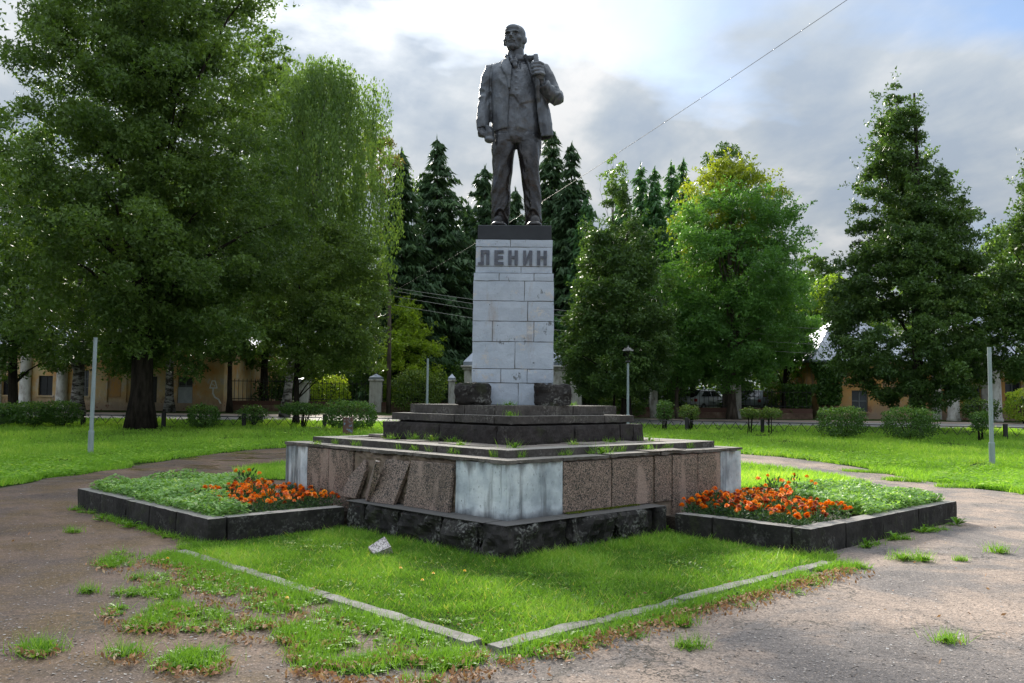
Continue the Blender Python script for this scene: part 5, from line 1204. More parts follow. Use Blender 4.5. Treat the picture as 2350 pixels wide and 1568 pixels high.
broad_tree('large green maple with a forked trunk and white notice right of the dark lime', 1680, 46.8, Zp(1690, 440, 46.8), Zp(1690, 880, 46.8), wm(172, 46.8), [(0, .3), (.12, .62), (.3, .88), (.5, 1.), (.7, .95), (.86, .7), (.96, .4), (1, .1)], L['maple'], M['bark_grey'], 66000, .15, .24, clump=.7, cn=420, crown_px=1688, sprig=.2, name='maple_tree', gap=.24, trunk_top=.9, nlimb=36, fill=.3, shell=.6)
mt = [o for o in COL.objects if o.get('label', '').startswith('large green maple')][0]
for dx, top_, r_ in ((-1.1, 7.5, .1), (.55, 8, .11), (.1, 6.5, .08)):
    bm = bmesh.new(); tube(bm, [(0, 0, 2.2), (dx*.45, 0, 3.6), (dx*.8, 0, 5.2), (dx*1.1, 0, top_)], [.16, r_, r_*.8, r_*.3], 8); from_bm('limb', bm, M['bark_grey'], mt, True)
nt = box('notice', -.14, .14, -.245, -.232, 1.55, 1.85, M['paper'], None); nt.location = mt.location; tag(nt, 'small white notice fixed to the forked maple trunk', 'notice')
bm = bmesh.new()
for i in range(4): bm_box(bm, -.10, .10-.03*(i % 2), -.2465, -.246, 1.60+.055*i, 1.615+.055*i)
from_bm('print', bm, M['red'], nt)
broad_tree('conical dark lime tree with a sharp top on the right before the ochre house', 2110, 37.5, Zp(2068, 175, 37.5), Zp(2110, 915, 37.5), wm(198, 37.5), CONE, L['lime2'], M['bark'], 125000, .135, .26, clump=.48, cn=950, crown_px=2104, sprig=.14, name='lime_tree', gap=.15, tints=(.1, .9), trunk_top=.96, nlimb=30, lean=(-.75, 0))
broad_tree('lime tree cut off by the right edge of the view', 2395, 35.5, Zp(2350, 300, 35.5), Zp(2395, 905, 35.5), wm(108, 35.5), CONE, L['lime2'], M['bark'], 30000, .14, .2, clump=.5, cn=330, sprig=.25, name='lime_tree', tints=(.1, .9))
spruce('bluish spruce showing between the conical lime and the right edge', 2335, 56, 520, 60, L['larch'], py_bot=860, n_wh=26)
broad_tree('pale green birch behind the houses near the right edge', 2308, 60, Zp(2308, 520, 60), Zp(2308, 800, 60), wm(60, 60), ROUND, L['birch'], M['birch'], 9000, .24, .15, cn=110, name='birch_tree')
broad_tree('broad dark green tree far behind, left of the metal roof', 1868, 62, Zp(1868, 590, 62), Zp(1868, 850, 62), wm(85, 62), ROUND, L['lime2'], M['bark'], 12000, .25, .3, cn=150)
broad_tree('yellowing tree behind the ochre house roof', 1925, 58, Zp(1920, 628, 58), Zp(1920, 850, 58), wm(75, 58), ROUND, L['ygreen'], M['bark'], 10000, .22, .2, cn=140, tints=(0, .4))
broad_tree('dark tree under the green maple beside the parked car', 1590, 53, Zp(1590, 600, 53), Zp(1590, 880, 53), wm(90, 53), ROUND, L['maple'], M['bark'], 15000, .2, .2, cn=170, tints=(0, .4))
broad_tree('green tree overhanging the left corner of the ochre house', 1800, 50.5, Zp(1800, 620, 50.5), Zp(1800, 840, 50.5), wm(72, 50.5), ROUND, L['maple'], M['bark'], 14000, .17, .15, cn=170)
broad_tree('bare stemmed tree beside the leaning white pillar', 1555, 46.9, Zp(1555, 700, 47), Zp(1555, 890, 47), wm(60, 47), ROUND, L['maple'], M['bark_grey'], 9000, .17, .12, cn=110, trunk_top=.9)

# undergrowth and the far wood
def leafmass(name, label, mat, cells, n_, size, tints=(.05, .8), kind=None):
    """cells: (px, Y, py_top, half width px, depth m)"""
    P_ = []; T_ = []
    for (px, Y, pyt, wpx, dp) in cells:
        b = base(px, Y); R = wm(wpx, Y); h_ = Zp(px, pyt, Y)-b.z; k = int(n_*R*h_/3)
        u_ = unit(k); r_ = np.power(rng.uniform(0, 1, k), .3); p = np.stack([b.x+u_[:, 0]*R*r_, b.y+u_[:, 1]*dp*r_, b.z+h_*.5+u_[:, 2]*h_*.5*r_], 1)
        p += rng.normal(size=p.shape)*.1; P_.append(p); T_.append(rng.uniform(*tints)*.6+rng.uniform(0, .5, k))
    P_ = np.concatenate(P_); T_ = np.clip(np.concatenate(T_), 0, 1)
    v, f, tt = leaves(P_, size*rng.uniform(.6, 1.3, len(P_)), T_)
    o = mesh_np(name, v, f, mat, None, {'tint': tt}); tag(o, label, 'shrubs' if 'under' in name or 'bush' in name else 'wood', kind='stuff'); return o
cells = [(px+rng.uniform(-12, 12), rng.uniform(54.5, 57), rng.uniform(800, 880), rng.uniform(28, 50), 1.3) for px in range(620, 1050, 22)]+[(px+rng.uniform(-12, 12), rng.uniform(52, 55), rng.uniform(790, 880), rng.uniform(28, 50), 1.3) for px in range(1300, 1880, 22) if not 1560 < px < 1655 and not 1700 < px < 1770]
leafmass('undergrowth', 'tangled green undergrowth behind the railings and pillars', L['under'], cells, 900, .2, kind='stuff')
cells = [(px+rng.uniform(-20, 20), rng.uniform(66, 76), rng.uniform(560, 760), rng.uniform(60, 95), 3) for px in range(-100, 2500, 42)]
leafmass('far_wood', 'dark mass of far trees behind the houses and spruces', L['lime'], cells, 130, .42, (.0, .5), kind='stuff')
# yellowing bush behind the railing and climber on the right house
def shrub(label, px, Y, w, d, h0, h1, mat, n_, size, name='shrub', group=None, stems=0, boxy=3., tints=(.1, .9), solid=.55, loc=None):
    b = loc or base(px, Y); t_ = thing(name, label, 'shrub', b, rng.uniform(-.2, .2), group)
    u_ = unit(n_); u_ /= (np.abs(u_)**boxy).sum(1, keepdims=True)**(1/boxy); r_ = np.power(rng.uniform(0, 1, (n_, 1)), .35); r_ = solid+(1-solid)*r_
    nz_ = np.array([1+.28*mn.noise(Vector(q_*2.1)+b) for q_ in u_])[:, None]
    P_ = u_*r_*nz_*np.array([w, d, (h1-h0)/2])+np.array([0, 0, (h0+h1)/2]); P_ += rng.normal(size=P_.shape)*.03
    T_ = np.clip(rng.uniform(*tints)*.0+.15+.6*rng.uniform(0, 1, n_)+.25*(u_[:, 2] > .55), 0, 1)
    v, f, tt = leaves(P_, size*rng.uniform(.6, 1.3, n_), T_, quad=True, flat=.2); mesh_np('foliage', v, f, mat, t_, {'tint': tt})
    bm = bmesh.new()
    for i in range(max(3, stems)):
        a = rng.uniform(0, 2*PI); r0 = rng.uniform(.0, .12); k = rng.uniform(.3, .8); tube(bm, [(r0*math.cos(a), r0*math.sin(a), -.05), (k*.5*w*math.cos(a), k*.5*d*math.sin(a), h0+.3*(h1-h0)), (k*w*math.cos(a), k*d*math.sin(a), h0+.75*(h1-h0))], [.022, .016, .008], 5)
    from_bm('stem', bm, M['bark'], t_, True); return t_
def pxshrub(label, px0, px1, pyt, pyb, Y, mat, n_=2600, size=.075, gap_=.12, **k):
    pc = (px0+px1)/2; w = (px1-px0)/2/F*Y; b = base(pc, Y); h1 = Zp(pc, pyt, Y)-b.z
    return shrub(label, pc, Y, w, k.pop('d', min(w, .8)), gap_, h1, mat, n_, size, **k)
G = 'clipped hedge bushes along the park fence'
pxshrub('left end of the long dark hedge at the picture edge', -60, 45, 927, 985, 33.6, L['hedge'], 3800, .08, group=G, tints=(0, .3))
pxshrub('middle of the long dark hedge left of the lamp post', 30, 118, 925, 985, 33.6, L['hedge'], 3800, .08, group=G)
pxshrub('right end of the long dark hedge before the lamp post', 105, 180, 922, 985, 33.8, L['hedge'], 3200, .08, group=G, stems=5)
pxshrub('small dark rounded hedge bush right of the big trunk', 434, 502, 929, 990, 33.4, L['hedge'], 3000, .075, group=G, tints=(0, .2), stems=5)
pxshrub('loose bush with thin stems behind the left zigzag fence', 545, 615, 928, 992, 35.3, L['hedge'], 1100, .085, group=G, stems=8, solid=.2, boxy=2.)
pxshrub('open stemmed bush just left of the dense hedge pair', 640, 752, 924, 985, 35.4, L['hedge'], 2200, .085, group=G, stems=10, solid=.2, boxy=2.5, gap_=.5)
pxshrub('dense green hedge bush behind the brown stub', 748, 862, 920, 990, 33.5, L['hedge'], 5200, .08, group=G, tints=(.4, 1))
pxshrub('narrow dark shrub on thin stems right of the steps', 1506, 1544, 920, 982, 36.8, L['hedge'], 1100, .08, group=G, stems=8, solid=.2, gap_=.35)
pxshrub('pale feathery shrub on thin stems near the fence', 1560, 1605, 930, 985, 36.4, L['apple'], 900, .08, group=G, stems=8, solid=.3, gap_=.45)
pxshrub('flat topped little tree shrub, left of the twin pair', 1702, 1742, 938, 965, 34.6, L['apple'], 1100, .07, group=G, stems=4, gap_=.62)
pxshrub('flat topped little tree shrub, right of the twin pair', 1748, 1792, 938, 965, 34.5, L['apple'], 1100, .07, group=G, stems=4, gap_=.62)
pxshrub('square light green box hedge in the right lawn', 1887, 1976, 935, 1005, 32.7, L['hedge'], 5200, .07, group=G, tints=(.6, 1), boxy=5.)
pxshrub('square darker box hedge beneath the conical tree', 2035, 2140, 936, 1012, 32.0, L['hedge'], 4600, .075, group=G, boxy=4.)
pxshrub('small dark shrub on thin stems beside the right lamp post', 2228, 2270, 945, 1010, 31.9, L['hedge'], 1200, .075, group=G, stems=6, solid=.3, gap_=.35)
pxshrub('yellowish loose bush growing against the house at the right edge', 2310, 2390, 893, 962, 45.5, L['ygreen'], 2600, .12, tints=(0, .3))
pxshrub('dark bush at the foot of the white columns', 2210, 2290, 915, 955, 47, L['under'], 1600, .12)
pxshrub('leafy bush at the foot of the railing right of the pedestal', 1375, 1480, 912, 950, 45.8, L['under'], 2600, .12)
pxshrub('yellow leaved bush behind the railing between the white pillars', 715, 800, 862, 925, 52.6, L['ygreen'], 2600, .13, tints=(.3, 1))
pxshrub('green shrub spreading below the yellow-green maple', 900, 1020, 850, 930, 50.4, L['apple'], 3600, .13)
# climber on the ochre house corner
for lb, px0, px1, py0, py1, Y, n_ in (('dark climber swallowing the corner of the ochre house under its eaves', 1862, 1945, 826, 930, 48.75, 6500), ('climber hanging over the railing left of the ochre house', 1795, 1872, 882, 955, 48.2, 4200)):
    pc = (px0+px1)/2; b = base(pc, Y); t_ = thing('climber', lb, 'climber', b); x_ = rng.uniform(-1, 1, n_); z_ = rng.uniform(0, 1, n_)
    keep = (np.abs(x_) < .55+.45*z_)*(rng.uniform(0, 1, n_) < .9); x_, z_ = x_[keep], z_[keep]; w = (px1-px0)/2/F*Y; zt, zb = Zp(pc, py0, Y)-b.z, Zp(pc, py1, Y)-b.z
    P_ = np.stack([x_*w*(1+.1*np.sin(z_*9)), rng.normal(0, .12, len(x_)), zb+(zt-zb)*z_], 1); v, f, tt = leaves(P_, .15*rng.uniform(.6, 1.3, len(P_)), rng.uniform(0, .75, len(P_)), quad=True); mesh_np('foliage', v, f, L['hedge'], t_, {'tint': tt})
    bm = bmesh.new()
    for i in range(5): tube(bm, [(rng.uniform(-.5, .5)*w, .1, -.1), (rng.uniform(-.5, .5)*w, .1, zt*.5), (rng.uniform(-.8, .8)*w, .1, zt*.9)], .02, 5)
    from_bm('stem', bm, M['bark'], t_)

# ------------------------------------------------------------ grass, ground cover, weeds
def blades(P_, hgt, wid, tint, lean=.35):
    n_ = len(P_); a = rng.uniform(0, 2*PI, n_); w_ = np.stack([np.cos(a), np.sin(a), np.zeros(n_)], 1)*wid[:, None]*.5
    l = rng.normal(size=(n_, 3)); l[:, 2] = 0; tip = P_+np.stack([np.zeros(n_), np.zeros(n_), hgt], 1)+l*lean*hgt[:, None]
    v = np.stack([P_-w_, P_+w_, tip], 1).reshape(-1, 3); return v, np.arange(3*n_).reshape(-1, 3), np.repeat(tint, 3)
def vn(P_, f, sd_=0.): return np.array([mn.noise(Vector((p[0]*f+sd_, p[1]*f, sd_))) for p in P_])
# front lawn
n_ = 190000
uv_ = np.stack([-4.72+4.95*np.sqrt(rng.uniform(0, 1, n_)) if False else rng.uniform(-4.70, .24, n_), rng.uniform(-4.70, .33, n_)], 1)
keep = ~((uv_[:, 0] > -2.62) & (uv_[:, 1] > -2.60)); uv_ = uv_[keep]
cs_, sn_ = math.cos(RZ), math.sin(RZ)
P_ = np.stack([C0.x+uv_[:, 0]*cs_-uv_[:, 1]*sn_, C0.y+uv_[:, 0]*sn_+uv_[:, 1]*cs_, np.full(len(uv_), .01)], 1)
nz_ = vn(P_[:, :2], .9, 3.)+.5*vn(P_[:, :2], 3.1, 8.)
edge = np.minimum(np.abs(uv_[:, 0]+2.6)+10*(uv_[:, 1] < -2.62), np.abs(uv_[:, 1]+2.6)+10*(uv_[:, 0] < -2.62)); nearw = np.exp(-(edge/.25)**2)
v, f, tt = blades(P_, (.018+.034*rng.uniform(0, 1, len(P_))**2+.05*(rng.uniform(0, 1, len(P_)) < .03))*(1+.8*nz_)+.07*nearw*rng.uniform(0, 1, len(P_)), .0065+.005*rng.uniform(0, 1, len(P_)), np.where(rng.uniform(0, 1, len(P_)) < .05, 1., np.clip(.36+.8*nz_+rng.uniform(-.4, .4, len(P_)), 0, .85)), .75)
tag(mesh_np('grass', v, f, L['grass'], None, {'tint': tt}), 'short bright green grass filling the diamond lawn before the monument', 'grass', kind='stuff')
# back lawn + far lawns
def far_points(n_, y0, y1, half=.66):
    y = 1/(1/y0+(1/y1-1/y0)*rng.uniform(0, 1, n_)); x = rng.uniform(-1, 1, n_)*(half*y+1.5); return np.stack([x, y], 1)
q_ = far_points(420000, 13.5, 46)
xl = bound(LEFT, q_[:, 1]); xr = bound(RIGHT, q_[:, 1]); nb = vn(q_, .8, 1.)*.7+vn(q_, 3., 2)*.25
out_ = (q_[:, 0] < xl+nb*.6) | (q_[:, 0] > xr+nb*.6) | (q_[:, 1] > 27.3+nb*.5)
back = inpoly(q_+nb[:, None]*.2, BACK) & ~inpoly(q_, [tuple(uvw(a*2.3, b*2.3)[:2]) for a, b in ((-1, -1), (1, -1), (1, 1), (-1, 1))]) & ~inpoly(q_, [tuple(uvw(a, b)[:2]) for a, b in ((.18, -4.5), (4.5, -4.5), (4.5, -2.3), (.18, -2.3))]) & ~inpoly(q_, [tuple(uvw(a, b)[:2]) for a, b in ((-4.4, .3), (-2.3, .3), (-2.3, 4.6), (-4.4, 4.6))])
road = ((q_[:, 1] > 40.3) & (q_[:, 1] < 46.5))
q_ = q_[(out_ | back) & ~road]; zq = gzv(q_[:, 1]); nz_ = vn(q_, .35, 5.)+.5*vn(q_, 1.6, 9.)
sc_ = np.clip(q_[:, 1]/22, .55, 1.7); bare = vn(q_, .7, 30.) > .46
P_ = np.concatenate([q_, zq[:, None]-.01], 1)[~bare]; sc_ = sc_[~bare]; nz_ = nz_[~bare]
v, f, tt = blades(P_, (.07+.08*rng.uniform(0, 1, len(P_)))*(1+.6*nz_), (.017+.014*rng.uniform(0, 1, len(P_)))*sc_, np.clip(.5+.45*nz_+rng.uniform(-.3, .35, len(P_)), 0, 1), .5)
tag(mesh_np('grass', v, f, L['grass_far'], None, {'tint': tt}), 'lush bright green grass of the park lawns beyond the path', 'grass', kind='stuff')
# clover-like broad leaves over the far lawn edges
q_ = far_points(150000, 14, 33); xl = bound(LEFT, q_[:, 1]); xr = bound(RIGHT, q_[:, 1]); nb = vn(q_, .8, 1.)*.7; dd = np.maximum(xl-q_[:, 0]+nb, q_[:, 0]-xr-nb)
q_ = q_[(dd > 0) & (rng.uniform(0, 1, len(q_)) < np.exp(-dd/4.5)) & (vn(q_, .5, 12.) > -.25)]; P_ = np.concatenate([q_, gzv(q_[:, 1])[:, None]+.03+.11*rng.uniform(0, 1, len(q_))[:, None]], 1)
v, f, tt = leaves(P_, .065*rng.uniform(.6, 1.4, len(P_)), np.clip(.5+.5*vn(q_, 1.2, 4.)+rng.uniform(-.25, .35, len(P_)), 0, 1), flat=.75, asp=.9, quad=True)
tag(mesh_np('clover', v, f, L['grass_far'], None, {'tint': tt}), 'broad leaved clover and goutweed along the lawn edges', 'ground cover', kind='stuff')
# pale ground cover in the beds
def bedpts(n_, p0, p1, q0, q1, f_):
    p = rng.uniform(p0, p1, n_); q2 = rng.uniform(q0, q1, n_); u_, v_ = f_(p, q2); return p, q2, np.stack([C0.x+u_*cs_-v_*sn_, C0.y+u_*sn_+v_*cs_], 1)
for f_, lb in ((fl, 'pale variegated ground cover filling the left flower bed'), (fr, 'pale variegated ground cover filling the right flower bed')):
    p, q2, xy = bedpts(30000, -4.22, -2.34, .45, 4.45, f_)
    if f_ is fr: p, q2, xy = bedpts(34000, -4.22, -2.34, .45, 4.45, f_)
    d_ = q2-(2.3 if f_ is fl else 2.55)-(p+3.3)*.55; keep = (d_ > -.05+.25*vn(xy, 2., 3.)) | ((p < -3.75) if f_ is fl else (p < -9))
    xy = xy[keep]; p = p[keep]; q3 = q2[keep]; hh_ = .22+.16*(vn(xy, 1.8, 7.)+.6)*np.clip((p+4.26)/.3, .45, 1)*np.clip((4.5-q3)/.3, .4, 1); r_ = rng.uniform(.25, 1, len(xy))
    P_ = np.concatenate([xy, (.17+(hh_)*r_*.85)[:, None]], 1)
    v, f, tt = leaves(P_, .058*rng.uniform(.6, 1.35, len(P_)), np.clip(.25+.55*rng.uniform(0, 1, len(P_))+.4*vn(xy, 3., 2.), 0, 1), flat=.6, quad=True, asp=.55)
    tag(mesh_np('ground_cover', v, f, L['cover'], None, {'tint': tt}), lb, 'ground cover', kind='stuff')

# marigolds
def bloom_mesh(name, mat, r=.024):
    P_ = []; D_ = []
    for ring_, (k, rr, z) in enumerate([(9, .8, 0), (8, .6, .010), (6, .35, .017), (4, .12, .020)]):
        for i in range(k):
            a = 2*PI*i/k+ring_*.4; P_.append((r*rr*math.cos(a), r*rr*math.sin(a), z)); D_.append((math.cos(a), math.sin(a), .5-.9*(rr-.3)))
    P_, D_ = np.array(P_), np.array(D_); v, f, tt = leaves(P_, np.full(len(P_), r*1.05), rng.uniform(0, 1, len(P_)), flat=.85, quad=True, asp=1.1, long_dir=D_)
    o = mesh_np(name, v, f, mat, None, {'tint': tt}); m_ = o.data; bpy.data.objects.remove(o); return m_
BL = [bloom_mesh('bloom', L['petal']), bloom_mesh('bloom', L['petal_red']), bloom_mesh('bloom', L['petal_y'], .025), bloom_mesh('bloom', L['petal'], .027)]
PLM = []
for k in range(4):
    n_ = 190; u_ = unit(n_); u_[:, 2] = np.abs(u_[:, 2]); P_ = u_*np.power(rng.uniform(0, 1, (n_, 1)), .4)*np.array([.15, .15, .24]); v, f, tt = leaves(P_+[0, 0, .02], .045*rng.uniform(.6, 1.3, n_), rng.uniform(0, 1, n_), quad=True, asp=.35, long_dir=u_)
    o = mesh_np('foliage', v, f, L['marigold'], None, {'tint': tt}); PLM.append(o.data); bpy.data.objects.remove(o)
def marigolds(spots, label, group, tall):
    for (x, y, hs, redness) in spots:
        t_ = thing('marigold', label, 'marigold', (x, y, .18), rng.uniform(0, 6), group); t_.scale = (hs, hs, hs)
        link(bpy.data.objects.new('foliage', PLM[rng.integers(4)]), t_)
        for j in range(rng.integers(5, 11)):
            a, r_ = rng.uniform(0, 2*PI), .16*math.sqrt(rng.uniform(0, 1)); k_ = 1 if rng.uniform() < redness else rng.choice([0, 2, 3], p=[.3, .45, .25])
            if hs > 1.4: k_ = 2
            o = link(bpy.data.objects.new('bloom', BL[k_]), t_); o.location = (r_*math.cos(a), r_*math.sin(a), .25-.5*r_+rng.uniform(-.01, .035)); o.rotation_euler = (rng.normal()*.3, rng.normal()*.3, rng.uniform(0, 6)); s_ = rng.uniform(.8, 1.25)/(hs if hs > 1.4 else 1); o.scale = (s_, s_, s_)
spL, spR = [], []
def W2(u_, v_): p = uvw(u_, v_); return p.x, p.y
for i in range(400):
    p, q2 = rng.uniform(-3.95, -2.42), rng.uniform(.62, 3.0)
    lim = 2.3+(p+3.3)*.55
    if q2 > lim or (p < -3.7 and q2 > 1.0) or p < -3.0-.45*q2-.3: continue
    x, y = W2(*fl(p, q2))
    if all((x-a[0])**2+(y-a[1])**2 > .20**2 for a in spL): spL.append((x, y, rng.uniform(.85, 1.25), .5 if p > -2.95 else .2))
for i in range(600):
    p, q2 = rng.uniform(-4.1, -2.40), rng.uniform(.55, 3.2); lim = 2.2+(p+3.3)*.75
    if q2 > lim: continue
    x, y = W2(*fr(p, q2))
    if all((x-a[0])**2+(y-a[1])**2 > .20**2 for a in spR): spR.append((x, y, rng.uniform(.9, 1.3), .42 if q2 < 1.4 else .22))
marigolds(spL, 'orange and rust red marigold growing in the left flower bed', 'marigolds in the left flower bed', 0)
marigolds(spR, 'orange and rust red marigold growing in the right flower bed', 'marigolds in the right flower bed', 0)
tl = [(*W2(-2.62, 2.75), 1.7, 0)]; marigolds(tl, 'tallest yellow-orange marigold against the far end of the left bed', None, 1)
for i, (p, q2, lb) in enumerate([(-2.62, 2.55, 'tall yellow-orange marigold nearest the wall corner in the right bed'), (-2.75, 2.95, 'tall yellow-orange marigold standing a little apart in the right bed')]): marigolds([(*W2(*fr(p, q2)), 1.75, 0)], lb, None, 1)

# weeds: rosettes
def rosette_arrays(n_l, size, up=.5, w=.28):
    a = rng.uniform(0, 2*PI, n_l); el = rng.uniform(.1, up*1.6, n_l); d = np.stack([np.cos(a)*np.cos(el), np.sin(a)*np.cos(el), np.sin(el)], 1); s_ = size*rng.uniform(.55, 1.15, n_l)
    side = np.stack([-np.sin(a), np.cos(a), np.zeros(n_l)], 1); mid = d*s_[:, None]*.55+[0, 0, .0]; tip = d*s_[:, None]; tip[:, 2] = mid[:, 2]*.9+.0
    v = np.stack([np.zeros((n_l, 3)), mid+side*s_[:, None]*w*.5, tip, mid-side*s_[:, None]*w*.5], 1).reshape(-1, 3)
    return v, np.arange(4*n_l).reshape(-1, 4), np.repeat(np.clip(rng.uniform(.2, .9)+rng.uniform(-.2, .2, n_l), 0, 1), 4)
def weed_field(name, label, pts, sz, mat=L['weed'], nl=9, up=.5):
    V_, F_, T_ = [], [], []; k = 0
    for (x, y, z) in pts:
        v, f, t = rosette_arrays(int(nl*rng.uniform(.6, 1.4)), sz*rng.uniform(.55, 1.25), up*rng.uniform(.6, 1.4)); V_.append(v+[x, y, z]); F_.append(f+k); T_.append(t); k += len(v)
    return tag(mesh_np(name, np.concatenate(V_), np.concatenate(F_), mat, None, {'tint': np.concatenate(T_)}), label, 'weeds', kind='stuff')
def gpt(px, py):
    r = ray(px, py); t = -H/r[2]; return r[0]*t, r[1]*t
PATCH = [(330, 1400, 90, 50, 110), (420, 1420, 110, 32, 90), (270, 1290, 55, 22, 40), (360, 1325, 60, 22, 36), (620, 1412, 68, 30, 90), (540, 1370, 70, 26, 50), (470, 1345, 60, 22, 30), (715, 1460, 66, 30, 80), (790, 1500, 120, 32, 130), (900, 1540, 210, 34, 230), (440, 1520, 80, 32, 80), (600, 1455, 90, 18, 60),
         (290, 1505, 32, 20, 26), (85, 1490, 50, 17, 30), (1000, 1500, 100, 22, 110), (420, 1380, 60, 25, 50), (660, 1350, 70, 16, 40), (520, 1308, 55, 16, 30), (410, 1288, 60, 20, 50), (470, 1315, 70, 18, 46)]
wp, dl = [], []
for (cx, cy, rx, ry, n_) in PATCH:
    for i in range(n_):
        a, r_ = rng.uniform(0, 2*PI), math.sqrt(rng.uniform(0, 1)); px, py = cx+rx*r_*math.cos(a), cy+ry*r_*math.sin(a); x, y = gpt(px, py)
        if mn.noise(Vector((x*2.6, y*2.6, 4))) > .0: wp.append((x, y, 0))
    for i in range(int(n_*2.2)):
        a = rng.uniform(0, PI); r_ = rng.uniform(.8, 1.12); px, py = cx+rx*r_*math.cos(a), cy+ry*r_*math.sin(a)+5; dl.append(gpt(px, py))
# along the outside of the lawn kerb and along the beds
for i in range(520):
    s_ = rng.uniform(-4.85, .0); o_ = abs(rng.normal())*.14; wp.append((*W2(-4.84-o_, s_), 0)) if mn.noise(Vector((s_*2.5, 0, 1))) > -.2 else 0
    if i < 420: wp.append((*W2(s_, -4.84-o_*.8), 0)) if mn.noise(Vector((s_*2.2, 5, 1))) > -.25 else 0
for i in range(90):
    s_ = rng.uniform(.3, 4.5); o_ = abs(rng.normal())*.06
    if mn.noise(Vector((s_*2.1, 9, 1))) > -.1: wp.append((*W2(-4.38-o_, s_), 0))
    if mn.noise(Vector((s_*1.7, 3, 1))) > .05: wp.append((*W2(s_-.1, -4.50-o_), 0))
for i in range(130):
    s_ = rng.uniform(-4.6, 0); wp.append((*W2(-4.45+.25*rng.normal()*.3, .22+rng.normal()*.1-.0), 0)) if i < 20 else 0
weed_field('weeds', 'ragged broad leaved weeds sprouting from the cracked asphalt and kerb edges', wp, .085, nl=9)
gp = []
for p in wp:
    for j in range(13): gp.append((p[0]+rng.normal()*.05, p[1]+rng.normal()*.05, 0))
gp = np.array(gp); v, f, tt = blades(gp, .03+.07*rng.uniform(0, 1, len(gp)), .005+.004*rng.uniform(0, 1, len(gp)), rng.uniform(.1, .8, len(gp)), .5)
tag(mesh_np('wild_grass', v, f, L['grass'], None, {'tint': tt}), 'thin wild grass growing among the weeds on the asphalt', 'grass', kind='stuff')
# broad weeds inside the lawn and at the plinth foot
lw = []
for i in range(1900):
    u_, v_ = rng.uniform(-4.6, .2), rng.uniform(-4.6, .25)
    if u_ > -2.62 and v_ > -2.62: continue
    if mn.noise(Vector((u_*1.3, v_*1.3, 7))) > -.05: lw.append((*W2(u_, v_), .01))
for i in range(150):
    s_ = rng.uniform(-2.6, .2); lw.append((*W2(-2.66-abs(rng.normal())*.05, s_), .01)); lw.append((*W2(s_, -2.66-abs(rng.normal())*.05), .01))
weed_field('lawn_weeds', 'plantain and dandelion leaves among the lawn grass', lw, .06, nl=8, up=.7)
# isolated weeds are things of their own
def weed(label, x, y, z, size, nl=14, mat=L['weed'], name='weed', up=.6, group=None, grass=0, dead=0):
    t_ = thing(name, label, 'weed', (x, y, z), 0, group); v, f, t = rosette_arrays(nl, size, up); mesh_np('leaf', v, f, mat, t_, {'tint': t})
    if grass:
        g_ = rng.normal(size=(grass, 3))*size*.5; g_[:, 2] = 0; g_[:, 1] *= .6; v, f, t = blades(g_, size*rng.uniform(.4, 1, grass), np.full(grass, .006), rng.uniform(.1, .9, grass), .5); mesh_np('grass_tuft', v, f, L['grass'], t_, {'tint': t})['kind'] = 'stuff'
    return t_
TW = [(205, 1360, .12, 'small grass tuft alone on the left asphalt'), (85, 1492, .16, 'reddish weed clump at the lower left edge'), (292, 1503, .15, 'bushy weed tuft on the lower left asphalt'), (1585, 1487, .13, 'grass tuft with dead leaves right of the lawn corner'), (2175, 1474, .12, 'wispy dry weed in the lower right asphalt'),
      (2290, 1268, .15, 'flat spreading weed near the right edge'), (2110, 1287, .16, 'right half of the flat grassy clump on the right asphalt'), (2070, 1285, .16, 'left half of the flat grassy clump on the right asphalt'), (1570, 1435, .13, 'weed tuft just outside the right lawn kerb'), (1968, 1302, .09, 'tiny weed beyond the near corner of the right bed'), (2205, 1287, .08, 'tiny sprout between the two flat clumps on the right'), (170, 1222, .12, 'weed at the outer corner of the left bed'), (255, 1302, .08, 'tiny sprout on the mossy left asphalt')]
for px, py, sz, lb in TW: x, y = gpt(px, py); weed(lb, x, y, 0, sz, 16, grass=120, up=.5)
for px0, px1, py, Y_, lb in ((1935, 2030, 1083, 0, 'flat green strip of grass in the right path near the lawn'), (2035, 2110, 1102, 0, 'yellowish strip of grass crossing the right path'), (2150, 2300, 1117, 0, 'long low strip of weeds in the right path near the lamp post')):
    x0, y0 = gpt(px0, py); x1, y1 = gpt(px1, py+4); n_ = 900; t = rng.uniform(0, 1, n_); q_ = np.stack([x0+(x1-x0)*t+rng.normal(size=n_)*.05, y0+(y1-y0)*t+rng.normal(size=n_)*.09, np.zeros(n_)], 1)
    c_ = Vector(((x0+x1)/2, (y0+y1)/2, 0)); v, f, tt = blades(q_-np.array(c_), .05+.05*rng.uniform(0, 1, n_), np.full(n_, .016), rng.uniform(.2, .9, n_), .6); o = mesh_np('grass_strip', v, f, L['grass'], None, {'tint': tt}); o.location = c_; tag(o, lb, 'grass strip')
